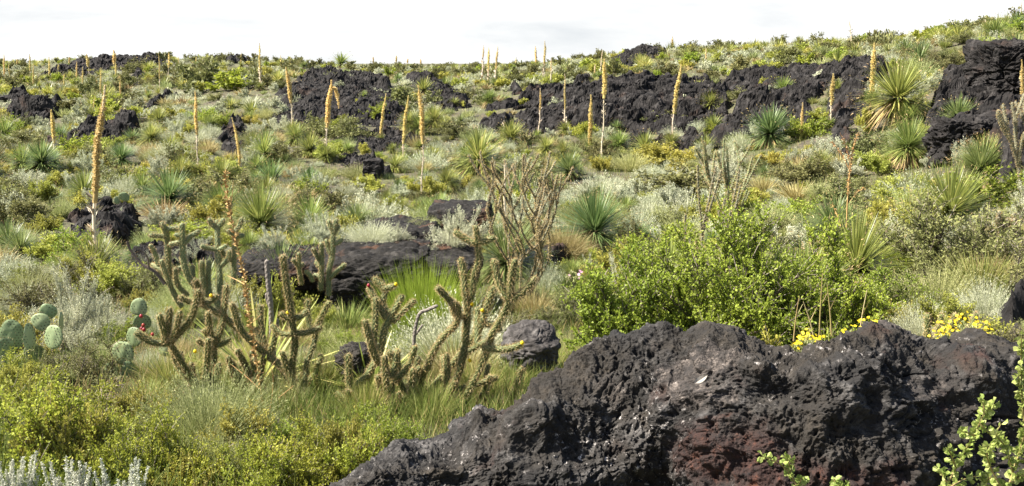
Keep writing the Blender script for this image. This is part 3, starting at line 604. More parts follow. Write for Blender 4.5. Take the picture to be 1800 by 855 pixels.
def place(kind, p, h, label=None, w=None, lv=None, rz=None, sink=.03, group=None, u=None, v=None):
    """one shrub; h = its height in metres, w = its width"""
    fm = FAM[kind]; nat = {'sage': (.70, 1.15), 'pale': (.64, 1.02), 'olive': (1.0, 1.22), 'yg': (.66, .98), 'green': (.95, 1.18), 'straw': (.46, .62), 'grass': (.46, .62)}[kind]
    sz = h / nat[0]; sx = (w / nat[1]) if w else sz
    if lv is None: lv = 0 if p[1] < 17 else (1 if p[1] < 48 else 2)
    e_ = fm['lod'][lv][rg.integers(len(fm['lod'][lv]))]; rz = rg.uniform(0, 6.28) if rz is None else rz
    loc = (p[0], p[1], p[2] - sink)
    if lv == 0:
        o = empty(fm['name'], loc, rz); f_ = mesh_obj('foliage', e_['f'], o)
        if e_['w']: mesh_obj('stems', e_['w'], o)
    else:
        o = mesh_obj(fm['name'], e_['m']); o.location = loc; o.rotation_euler = (0, 0, rz)
    o.scale = (sx, sx, sz); tag(o, None, fm['cat'], group or fm['ph'].split()[-1] + 's of the lava field: ' + fm['ph'])
    if label: o['label'] = label
    else:
        if u is None: u, v = proj(p[0], p[1], p[2] + h * .5)
        PEND.append((o, fm['ph'], float(u), float(v)))
    OCC.append((p[0], p[1], (w or h) * .42)); CNT[kind] = CNT.get(kind, 0) + 1
    return o
def shrub_px(kind, u, vb, w, h, label=None, Y=None):
    p = hit(u, vb) if Y is None else P3(u, vb, abs(Y))
    if Y is not None and Y > 0: p[2] = float(ground(p[:1], p[1:2])[0])
    s = p[1] / F; top = P3(u, vb - h, p[1])[2]
    KEEP.append((u, vb - h * .35, p[1], w * .35))
    return place(kind, p, max(h * s * 1.0, top - p[2]), label, w * s, u=u, v=vb - h / 2)
def stalk_parts(root, base, top, sp, r=.022, sr=.055, lean_curve=.05, side=0, dens=1., hook=False, foot=None):
    """flower stalk: pale pole below, seed spike above. base, top in world space; sp = share of the length that is spike"""
    b, t_ = np.array(base, float), np.array(top, float); L = np.linalg.norm(t_ - b); k = 15; q_ = np.linspace(0, 1, k)
    C = b[None] * (1 - q_)[:, None] + t_[None] * q_[:, None]; C[:, 0] += side * np.sin(q_ * math.pi) * L * lean_curve + .004 * L * np.sin(q_ * 17 + side)
    Lc = C - np.array(root.location)[None]; s_ = root.scale[0]; Lc = Lc / s_; r /= s_; sr /= s_
    c, sn = math.cos(-root.rotation_euler[2]), math.sin(-root.rotation_euler[2])
    Lc = np.stack([Lc[:, 0] * c - Lc[:, 1] * sn, Lc[:, 0] * sn + Lc[:, 1] * c, Lc[:, 2]], -1)
    g = G(); tubes(g, Lc[None], r * 1.15, r * .35, 7, .6)
    nb = int(16 * L); a = rg.uniform(.02, 1 - sp * .9, nb) * (k - 1); j = np.minimum(a.astype(int), k - 2); P_ = Lc[j] + (Lc[j + 1] - Lc[j]) * (a - j)[:, None]
    D = nrm(rdir(nb) * [1, 1, .2] + [0, 0, .9]); leaves(g, P_ + D * [r, r, 0], D, r * 4.5, r * 1.3, rg.uniform(0, 1, nb))
    po = g.obj('flower_stalk', M['pole'], root, smooth=False)
    g = G()
    def spk(path, rad0, n_):
        kk = len(path); x = rg.uniform(0, kk - 1.001, n_); j = x.astype(int); P_ = path[j] + (path[j + 1] - path[j]) * (x - j)[:, None]
        f_ = x / (kk - 1); rr_ = rad0 * (np.clip(f_ / .12, .35, 1) * np.clip((1 - f_) / .35, .18, 1) ** .6) * (1 + .10 * np.sin(x * 5 + rg.uniform(0, 6)))
        D = rdir(n_) * [1, 1, .45]; D = nrm(D); P0 = P_ + D * (rr_ * .25)[:, None]
        leaves(g, P0, nrm(D + [0, 0, .45]), rr_ * rg.uniform(.45, .85, n_), rr_ * .34, np.clip(rg.normal(.5, .24, n_), 0, 1))
        tubes(g, path[None], rad0 * .5, rad0 * .12, 6, .3)
    i0 = int(round((1 - sp) * (k - 1)))
    xx = np.linspace(i0, k - 1, 14); j = np.minimum(xx.astype(int), k - 2); path = Lc[j] + (Lc[j + 1] - Lc[j]) * (xx - j)[:, None]
    spk(path, sr, int(dens * 1700 * sp * L / 3))
    if hook:
        h0 = path[10]; hk = np.stack([h0 + np.array([.10, 0, .12]) / s_, h0 + np.array([.20, 0, .04]) / s_, h0 + np.array([.26, .02, -.15]) / s_, h0 + np.array([.30, .02, -.42]) / s_, h0 + np.array([.31, .03, -.62]) / s_])
        spk(np.concatenate([path[9:11], hk]), sr * .85, int(dens * 300))
    mesh_obj('flower_spike', g.mesh('flower_spike', [M['spike']]), po)
def sotol(kind, p, R_, label=None, stalk=None, lv=None, u=None, v=None, ph='spiky green sotol rosette', rz=None, tilt=0):
    """p on the ground, R_ = leaf length in metres; stalk = dict for stalk_parts"""
    if lv is None: lv = 0 if p[1] < 26 else (1 if p[1] < 55 else 2)
    vs = SOT[kind][lv]; sk_ = bool(label) and 'skirt' in label; a = vs[3 if sk_ else rg.integers(len(vs))]; rz = rg.uniform(0, 6.28) if rz is None else rz
    o = empty('sotol_plant', (p[0], p[1], p[2] + R_ * (.42 if sk_ else .20)), rz, R_)
    mesh_obj('leaves', a[0], o); mesh_obj('dry_skirt', a[1], o)
    tag(o, None, 'sotol', 'sotol plants across the lava field')
    if stalk: stalk_parts(o, **stalk)
    if label: o['label'] = label
    else:
        if u is None: u, v = proj(p[0], p[1], p[2] + R_ * .4)
        PEND.append((o, ('sotol with dry stalk' if stalk else ph), float(u), float(v)))
    OCC.append((p[0], p[1], R_ * .7))
    if label: q0 = proj(p[0], p[1], p[2] + R_ * .05); KEEP.append((float(q0[0]), float(q0[1]), p[1], R_ * F / p[1] * .5))
    return o
# ---- stalks: (u_base, v_base, u_top, v_top, spike share, spike radius px, rosette leaf px, label, curve, hook)
ST = [(172, 512, 185, 150, .60, 7.5, 74, 'sotol with the tallest golden seed stalk above a broad green and orange rosette', -.03, 0, None),
      (95, 282, 90, 193, .62, 4.0, 16, 'sotol with a short rusty stalk leaning left near the left edge', .02, 0, None),
      (348, 305, 343, 160, .50, 3.6, 12, 'sotol with a straight yellow tipped stalk left of centre', .0, 0, None),
      (421, 305, 408, 207, .85, 3.0, 14, 'sotol with a reddish brown stalk leaning left beside the dark lava hollow', .04, 0, None),
      (515, 238, 503, 118, .50, 4.0, 24, 'sotol with an orange topped stalk left of the broad black hump', .02, 0, None),
      (574, 292, 583, 141, .55, 5.0, 26, 'sotol whose golden seed stalk is bent over at the tip in a hook', -.02, 1, None),
      (669, 252, 679, 164, .90, 3.0, 12, 'sotol with a pale pinkish stalk in front of the black hump', -.02, 0, None),
      (708, 296, 718, 168, .62, 3.6, 24, 'sotol with a slim yellow stalk leaning right before the lava', -.02, 0, None),
      (739, 352, 736, 150, .50, 5.0, 14, 'sotol with a golden spike on a white curved foot at centre', .03, 0, None),
      (458, 160, 456, 76, .55, 2.6, 10, 'sotol whose brown stalk breaks the skyline left of the black hump', 0, 0, None),
      (885, 246, 886, 211, .2, 1.0, 8, 'small sotol with a thin white stalk above the wide pale rosette', 0, 0, None),
      (890, 490, 887, 290, .15, 1.6, 88, 'bright blue green sotol with a thin white stalk behind the right front cactus', 0, 0, 'blue'),
      (945, 240, 950, 155, .45, 2.0, 14, 'sotol with a thin pale stalk crossing the round head on the wall', .02, 0, None),
      (993, 236, 993, 130, .6, 2.0, 20, 'sotol with a thin upright stalk in front of the lava wall', 0, 0, None),
      (1056, 282, 1063, 104, .34, 4.5, 18, 'sotol with a long white stalk and feathery tan tip before the rock wall', .01, 0, None),
      (1037, 268, 1039, 167, .95, 4.2, 22, 'sotol with a thick brown stalk under the round head on the wall', 0, 0, None),
      (1180, 258, 1198, 113, .55, 4.2, 26, 'sotol with a golden stalk leaning right across the lava wall', -.02, 0, None),
      (1532, 196, 1537, 75, .85, 5.0, 26, 'sotol with a thick golden stalk left of the large skirted rosette', 0, 0, None),
      (1459, 228, 1465, 130, .60, 4.2, 8, 'sotol with a short golden stalk standing on the black lava flow', 0, 0, None),
      (1408, 250, 1411, 180, .9, 3.0, 14, 'sotol with a small brown stalk right of the sprawling pale rosette', 0, 0, None),
      (1799, 200, 1796, 105, .9, 4.0, 14, 'sotol with a golden stalk cut by the right edge of the view', 0, 0, None),
      (847, 150, 850, 80, .3, 1.6, 12, 'sotol with the leftmost thin stalk of the trio on the skyline', 0, 0, None),
      (858, 155, 859, 84, .55, 2.6, 12, 'sotol with the middle stalk of the trio on the skyline', 0, 0, None),
      (869, 156, 875, 82, .55, 2.4, 12, 'sotol with the right leaning stalk of the trio on the skyline', 0, 0, None),
      (943, 122, 941, 81, .7, 2.2, 10, 'sotol with a short dark stalk on the skyline right of the trio', 0, 0, None),
      (953, 146, 958, 72, .6, 2.4, 12, 'sotol with a tall right leaning stalk above the round headed plant', .02, 0, None),
      (968, 153, 969, 102, .4, 1.6, 10, 'sotol with a thin white stalk on the wall beside the round head', 0, 0, None),
      (1045, 140, 1046, 113, .6, 1.8, 8, 'sotol with a little stalk just left of the feathery tan tip', 0, 0, None),
      (1054, 140, 1059, 88, .4, 1.4, 8, 'sotol with a faint thin stalk behind the feathery tan tip', 0, 0, None),
      (1182, 84, 1182, 64, .9, 2.0, 8, 'sotol with a stub of dark stalk at the top of the right hill', 0, 0, None),
      (1241, 120, 1241, 84, .6, 1.8, 10, 'sotol with a faint tan stalk on the right hilltop', 0, 0, None),
      (906, 124, 907, 100, .8, 1.4, 8, 'sotol with a tiny dark stalk on the skyline at centre', 0, 0, None),
      (1497, 86, 1493, 38, .3, 1.0, 8, 'sotol with a hair thin stalk on the right skyline', .02, 0, None),
      (1625, 68, 1628, 46, .8, 1.8, 8, 'sotol with a short dark stalk leaning right on the right skyline', 0, 0, None),
      (1732, 52, 1732, 34, .5, 1.0, 8, 'sotol with a tiny stalk above the dark cliff block', 0, 0, None),
      (1797, 40, 1795, 4, .5, 1.4, 8, 'sotol with a thin stalk at the top right corner', 0, 0, None)]
FAR = [(10, 152, 7, 96), (20, 147, 15, 110), (52, 147, 52, 95), (60, 162, 59, 112), (69, 160, 69, 138), (86, 141, 86, 100), (103, 136, 103, 112), (113, 163, 113, 130), (136, 146, 135, 109), (144, 163, 145, 118), (157, 142, 152, 95), (174, 178, 177, 119),
       (170, 167, 170, 141), (200, 128, 200, 88), (203, 146, 203, 110), (214, 183, 211, 141), (164, 217, 167, 167), (241, 115, 241, 100), (258, 118, 258, 101), (279, 167, 279, 94), (294, 149, 297, 92), (314, 125, 314, 100), (262, 172, 255, 155), (345, 118, 345, 100), (424, 118, 424, 92), (30, 120, 30, 104), (122, 120, 122, 100), (494, 125, 493, 98), (510, 122, 510, 100), (657, 118, 656, 100), (695, 118, 697, 98), (716, 118, 717, 103), (740, 118, 739, 104), (1003, 118, 1004, 104), (1330, 84, 1331, 72)]
for i, (ub, vb, ut, vt, sp, rpx, lpx, lab, cv, hk, kd) in enumerate(ST):
    p = hit(ub, vb); s = p[1] / F; top = P3(ut, vt, p[1]); big = p[1] < 50
    sotol(kd or 'sotol', p, max(lpx, 14) * s * 1.1, lab, dict(base=p - [0, 0, .05], top=top, sp=sp, r=max(.016, 1.25 * s) if p[1] > 22 else .034, sr=rpx * s * 1.22, side=1 if cv > 0 else -1, lean_curve=abs(cv), hook=bool(hk), dens=1.2 if big else .5), u=ut, v=vb)
for i, (ub, vb, ut, vt) in enumerate(FAR):
    p = hit(ub, vb); s = p[1] / F; top = P3(ut, vt, p[1]); thick = rg.uniform(1.1, 2.3) * (1.7 if (ub, vb) in ((174, 178), (157, 142), (200, 128)) else 1)
    sotol('sotol', p, max(.55, 9 * s * .7), None, dict(base=p - [0, 0, .05], top=top, sp=rg.uniform(.45, .8), r=.55 * s, sr=thick * s * 1.2, side=rg.choice([-1, 1]), lean_curve=.02, dens=.35), u=ut, v=(vb + vt) / 2)
# ---- rosettes without a stalk of their own: (u, v centre, leaf px, kind, label)
RO = [(465, 272, 42, 'sotol', 'very round bright green rosette left of the hooked stalk'), (600, 112, 24, 'sotol', 'round rosette standing on the crest of the broad black hump'),
      (215, 276, 34, 'blue', None), (150, 350, 46, 'sotol', 'dark green rosette with a drooping straw skirt left of the tallest stalk'), (38, 432, 48, 'blue', 'tall bladed green rosette at the left edge in front of the slab'),
      (250, 325, 36, 'sotol', None), (392, 312, 36, 'sotol', 'wide rosette with straw skirt behind the orange dry stem'), (470, 332, 34, 'sotol', None), (330, 348, 32, 'blue', None), (40, 284, 38, 'sotol', None), (8, 362, 42, 'sotol', None), (95, 285, 26, 'blue', None),
      (720, 226, 26, 'sotol', 'rosette with brown skirt in front of the black hump right side'), (860, 178, 22, 'sotol', 'compact rosette with straw skirt at centre of the far slope'), (810, 214, 15, 'blue', None), (782, 148, 18, 'sotol', None), (798, 182, 15, 'sotol', None), (695, 292, 28, 'sotol', None), (742, 285, 24, 'sotol', None),
      (842, 278, 62, 'sotol', 'wide pale green fountain rosette behind the bare brown cane cactus'), (785, 325, 34, 'sotol', None), (700, 142, 16, 'blue', None), (947, 160, 22, 'sotol', 'round headed rosette on top of the lava wall left part'), (1043, 155, 22, 'sotol', 'round headed rosette on top of the wall beside the long white stalk'), (991, 157, 12, 'sotol', None), (1084, 222, 18, 'blue', 'small neat green rosette at the foot of the lava wall'), (970, 206, 13, 'sotol', None),
      (1375, 173, 26, 'sotol', 'rosette with a straw skirt on the sloping black flow'), (1352, 240, 54, 'blue', 'sprawling pale bladed rosette right of centre'), (1575, 192, 76, 'sotol', 'largest sotol rosette with a long straw skirt on the right slope'), (1684, 208, 46, 'blue', 'blue green rosette leaning right below the dark cliff block'), (1594, 272, 56, 'sotol', 'big low rosette below the large skirted one'), (1000, 300, 40, 'blue', 'pale grey green rosette behind the silver shrub at centre right'), (960, 258, 26, 'sotol', None), (990, 262, 26, 'sotol', None), (520, 238, 30, 'sotol', None), (545, 268, 36, 'sotol', None), (640, 171, 12, 'sotol', 'tiny bright rosette in a pocket of the broad black hump'),
      (1278, 180, 12, 'sotol', None), (1270, 192, 16, 'sotol', None), (1790, 330, 40, 'sotol', None), (1500, 100, 14, 'blue', None), (535, 118, 12, 'blue', None), (1470, 160, 22, 'sotol', 'shaggy half dry rosette just behind the short golden stalk on the flow')]
for u, v, lp, kd, lab in RO:
    p = hit(u, v + lp * .42); s = p[1] / F
    o = sotol(kd, p, lp * s * 1.12, lab, u=u, v=v); KEEP.append((u, v + lp * .3, p[1], lp * .5))
M['yucca'] = foliage('yellow_green_blade', [(0, (.16, .22, .05)), (.6, (.38, .42, .10)), (1, (.62, .56, .20))], .35, .4, .1, .02)
def yucca(u, vb, Y, Rm, label, seed=0):
    p = P3(u, vb, Y); p[2] = float(ground(p[:1], p[1:2])[0]); n_ = 46; g = G(); z = rg.uniform(.25, 1, n_); az = rg.uniform(0, 6.28, n_); c = np.sqrt(1 - z * z)
    D = np.stack([np.cos(az) * c, np.sin(az) * c, z], -1); blades(g, D * .04 * Rm, D, Rm * rg.uniform(.7, 1.05, n_), .036, rg.uniform(0, .12, n_), 5, rg.uniform(0, 1, n_), 0, False, .5)
    o = g.obj('yucca', M['yucca'], loc=p); tag(o, label, 'yucca'); KEEP.append((u, vb - 30, Y, 30)); OCC.append((p[0], p[1], .3))
yucca(652, 720, 7.7, .55, 'yellow bladed yucca standing between the two front cacti')
yucca(462, 720, 7.9, .95, 'long bladed green yucca behind the left front cactus')
# ---- shrubs placed by eye: (kind, u, v base, width, height, label)
KS = [('sage', 45, 572, 150, 92, 'tall straw silver shrub behind the prickly pear at the left'), ('sage', 190, 606, 120, 88, 'white tipped wispy shrub right of the blue green prickly pear'), ('sage', 272, 596, 100, 84, 'second white tipped wispy shrub behind the V shaped cactus arms'),
      ('sage', 290, 405, 80, 55, None), ('sage', 206, 414, 46, 58, 'lone silver shrub shaped like a fan on the dark slab'), ('sage', 470, 405, 100, 62, None), ('sage', 700, 428, 70, 40, None), ('sage', 480, 440, 90, 50, None), ('pale', 745, 400, 60, 30, None), ('sage', 572, 425, 120, 62, 'large silver shrub left of the stacked blocks'), ('sage', 655, 424, 110, 56, None), ('sage', 800, 445, 160, 92, 'large silver shrub in front of the stacked lava blocks'),
      ('sage', 1052, 345, 90, 58, None), ('pale', 1030, 396, 120, 66, None), ('sage', 1120, 404, 90, 54, None), ('sage', 560, 340, 60, 46, None), ('sage', 708, 350, 60, 32, None), ('sage', 1622, 604, 130, 112, 'silver shrub directly behind the boulder with yellow flowers beside it'), ('sage', 1735, 545, 120, 84, None), ('sage', 20, 480, 100, 50, None), ('sage', 60, 335, 80, 44, None), ('sage', 1566, 112, 40, 30, 'round grey ball shrub on the right hill'),
      ('sage', 955, 500, 80, 64, None), ('sage', 360, 470, 120, 66, 'grey leaved shrub behind the cane cactus thicket'), ('sage', 1300, 100, 40, 18, None), ('sage', 40, 322, 60, 30, None), ('sage', 130, 330, 60, 36, None), ('sage', 960, 100 + 25, 30, 18, None), ('sage', 990, 360, 60, 40, None),
      ('sage', 640, 345, 60, 30, None), ('pale', 630, 315, 80, 34, None), ('sage', 490, 350, 60, 40, None), ('sage', 1290, 410, 70, 50, None), ('sage', 305, 245, 50, 28, None), ('sage', 350, 250, 50, 30, None), ('sage', 330, 215, 50, 26, None), ('sage', 520, 180, 24, 22, 'tiny silver shrub on the left flank of the broad black hump'),
      ('olive', 355, 165, 90, 62, 'dark bushy shrub with a ragged crown on the left skyline'), ('green', 400, 165, 80, 42, None), ('olive', 600, 246, 90, 56, 'dull bushy shrub in front of the black hump, right of the hooked stalk'), ('olive', 550, 236, 70, 44, None), ('olive', 230, 130, 40, 22, None), ('olive', 800, 246, 80, 40, None), ('pale', 840, 250, 70, 34, None),
      ('olive', 1215, 345, 190, 66, 'dark olive spreading bush above the large leafy bush'), ('yg', 1160, 290, 130, 44, None), ('pale', 1110, 300, 80, 46, None), ('yg', 1190, 290, 90, 40, None), ('olive', 1655, 490, 300, 180, 'large olive green bush at right with thin reddish twigs'), ('olive', 1760, 470, 180, 130, None), ('olive', 1500, 470, 160, 100, None), ('green', 1560, 560, 170, 130, None), ('olive', 1420, 330, 130, 60, None), ('olive', 1480, 352, 110, 56, None),
      ('olive', 1180, 215, 50, 20, None), ('green', 1150, 160, 30, 12, None), ('olive', 1150, 222, 56, 22, None), ('pale', 1615, 140, 80, 50, 'pale green broom shaped shrub on the right hill'), ('olive', 1690, 80, 60, 26, None), ('green', 1475, 105, 42, 22, None), ('green', 1215, 112, 50, 26, 'dark green round shrub on the right hill above the wall'), ('olive', 1305, 185, 56, 26, None), ('yg', 1520, 240, 50, 50, None),
      ('yg', 500, 600, 150, 120, 'bright yellow green feathery bush behind the left front cactus'), ('yg', 430, 560, 110, 80, None), ('yg', 570, 580, 90, 60, None), ('green', 330, 425, 170, 54, None), ('green', 430, 440, 110, 54, None), ('yg', 650, 346, 66, 34, None),
      ('olive', 60, 520, 90, 60, None), ('green', 20, 240, 60, 46, None), ('olive', 60, 255, 90, 40, None), ('yg', 120, 860, 200, 190, None), ('green', 260, 870, 200, 190, None), ('pale', 380, 850, 130, 120, None), ('yg', 600, 840, 150, 130, None), ('green', 700, 800, 120, 90, None), ('green', 480, 800, 120, 90, None), ('green', 60, 850, 280, 230, 'leafy green bush filling the lower left corner'), ('green', 190, 860, 200, 130, None), ('olive', 180, 700, 180, 90, None), ('yg', 30, 720, 120, 90, None), ('green', 560, 850, 170, 130, None), ('green', 660, 810, 150, 110, None), ('green', 460, 880, 170, 130, None), ('sage', 260, 850, 120, 90, None), ('sage', 360, 740, 110, 90, None), ('yg', 330, 880, 150, 90, None), ('pale', 560, 620, 120, 60, None),
      ('green', 500, 860, 190, 150, None), ('green', 620, 850, 170, 140, None), ('yg', 420, 800, 150, 110, None), ('green', 640, 770, 130, 80, None), ('green', 550, 790, 140, 80, None), ('green', 100, 770, 230, 150, None), ('green', 170, 840, 230, 170, None), ('green', 330, 860, 190, 150, None), ('yg', 250, 760, 150, 90, None), ('green', 10, 700, 160, 90, None), ('green', 420, 860, 170, 120, None), ('olive', 330, 720, 130, 80, None), ('yg', 20, 780, 160, 110, None), ('green', 230, 800, 190, 110, None), ('olive', 120, 700, 160, 100, None), ('olive', 290, 790, 130, 80, None), ('pale', 170, 660, 110, 60, None), ('green', 90, 690, 110, 50, None),
      ('pale', 620, 640, 120, 60, None), ('grass', 690, 640, 120, 80, None), ('grass', 560, 690, 120, 80, None), ('grass', 640, 740, 110, 90, None), ('grass', 760, 740, 110, 90, None), ('grass', 840, 700, 110, 80, None), ('grass', 420, 700, 110, 80, None), ('grass', 350, 680, 100, 70, None), ('pale', 500, 720, 100, 80, None), ('grass', 960, 690, 110, 70, None), ('grass', 930, 640, 80, 50, None), ('pale', 860, 650, 80, 50, None), ('grass', 610, 580, 120, 60, None), ('grass', 900, 690, 120, 80, None), ('grass', 960, 650, 110, 60, None), ('pale', 1000, 620, 90, 60, None), ('grass', 720, 620, 110, 70, None),
      ('pale', 1120, 590, 140, 110, None), ('green', 1230, 600, 190, 120, 'light green leafy bush just behind the boulder crest'), ('green', 1330, 618, 130, 90, None), ('pale', 1450, 600, 120, 80, None), ('olive', 1330, 300, 70, 30, None), ('straw', 1400, 350, 70, 40, None), ('pale', 1440, 350, 60, 50, None), ('olive', 1000, 560, 110, 70, None), ('green', 1060, 540, 130, 90, None)]
YK = {(655, 424): -13.9, (800, 445): -13.7, (572, 425): -13.8, (700, 428): -13.8, (480, 440): -14.1, (745, 400): -15.6}
for k_, u, vb, w_, h_, lab in KS: shrub_px(k_, u, vb, w_, h_, lab, YK.get((u, vb)))
def sview(u, v, Y, hw=4, n=1): KEEP.append((u, v, Y, hw))
def special(name, cat, label, u, vb, w_, h_, gens, Y=None, rz=0):
    p = hit(u, vb) if Y is None else P3(u, vb, Y); p[2] = float(ground(p[:1], p[1:2])[0]); s = p[1] / F
    W, Hh = w_ * s, max(h_ * s, P3(u, vb - h_, p[1])[2] - p[2]); o = empty(name, p - [0, 0, .03], rz)
    for pn, mat, gg in gens(W, Hh): gg.obj(pn, mat, o)
    KEEP.append((u, vb - h_ * .25, p[1], w_ * .4)); tag(o, label, cat); OCC.append((p[0], p[1], W * .45)); return o
def bigbush(mat, nb, ntw, nlf, ll, lw, **k):
    def f(W, Hh):
        a, b = shrub(Hh * 1.16, W * .50, nb, ntw, nlf, ll, lw, k.get('up', .5), k.get('tl', .16), .009, k.get('sp', .5), k.get('lo', .12), base=.25, dens_in=1)
        return [('foliage', M[mat], a), ('branches', M['wood'], b)]
    return f
special('large_leafy_bush', 'bush', 'large dense leafy green bush filling the middle right', 1265, 585, 430, 222, bigbush('green', 70, 42, 24, .025, .016), Y=9.6)
special('large_leafy_bush', 'bush', 'leafy green bush merging with the right side of the large bush', 1450, 575, 230, 165, bigbush('green', 40, 38, 22, .025, .016), Y=9.9)
special('large_leafy_bush', 'bush', 'lower leafy green bush on the left flank of the large bush', 1095, 585, 200, 150, bigbush('green', 36, 34, 22, .025, .016), Y=9.3)
special('ephedra_bush', 'bush', 'bright green broom like tussock in front of the rounded lava block', 742, 556, 165, 112, lambda W, Hh: [('stems', M['tussock'], broom(Hh * 1.05, W * .55, 4200, .0050, .55, .06)), ('dry_stems', M['straw'], broom(Hh * .85, W * .5, 300, .004, .6, .1))], Y=10.6)
special('golden_grass', 'grass tussock', 'golden dry grass tussock right of the bare brown cane cactus', 988, 446, 150, 72, lambda W, Hh: [('blades', M['straw'], broom(Hh * 1.0, W * .6, 3600, .006, .85, .28)), ('green_blades', M['grass'], broom(Hh * .8, W * .6, 500, .006, .8, .28))])
special('green_grass_clump', 'grass tussock', 'fine light green grass clump behind the golden tussock', 1050, 400, 150, 74, lambda W, Hh: [('blades', M['grass'], broom(Hh, W * .6, 2400, .007, .8, .2))])
special('green_grass_clump', 'grass tussock', 'deep green grassy clump inside the olive bush at right', 1590, 470, 90, 80, lambda W, Hh: [('blades', M['green'], broom(Hh, W * .6, 1600, .006, .8, .2))])
for i, (u, vb, hh, lab) in enumerate([(22, 900, 108, 'white plumed shrub at the bottom left corner'), (120, 905, 104, 'middle white plumed shrub along the bottom left edge'), (215, 905, 100, 'rightmost white plumed shrub along the bottom left edge')]):
    def gp(W, Hh):
        gf = G(); gw = G(); n_ = 26; az = rg.uniform(0, 6.28, n_); rad = np.sqrt(rg.uniform(0, 1, n_)) * W * .5
        t_ = np.linspace(0, 1, 6); top = np.stack([np.cos(az) * rad, np.sin(az) * rad, Hh * rg.uniform(.5, 1.03, n_)], -1)
        PL = top[:, None] * t_[None, :, None]; PL[..., :2] = top[:, None, :2] * (t_ ** .6)[None, :, None]; tubes(gw, PL, .004, .0015, 4, .8)
        m_ = 240; ti = np.repeat(np.arange(n_), m_); a = rg.uniform(.35, 1.0, n_ * m_) * 4.999; j = a.astype(int); P_ = PL[ti, j] + (PL[ti, j + 1] - PL[ti, j]) * (a - j)[:, None]
        P_ = P_ + rdir(len(P_)) * (.030 * (1.08 - a / 5.0))[:, None] * np.abs(rg.normal(size=(len(P_), 1))); leaves(gf, P_, nrm(rdir(len(P_)) + [0, 0, .9]), .012, .006, rg.uniform(0, 1, len(P_)))
        return [('plumes', M['plume'], gf), ('stems', M['plume'], gw)]
    special('plumed_shrub', 'shrub', lab, u, vb, 105, hh, gp, Y=4.6)
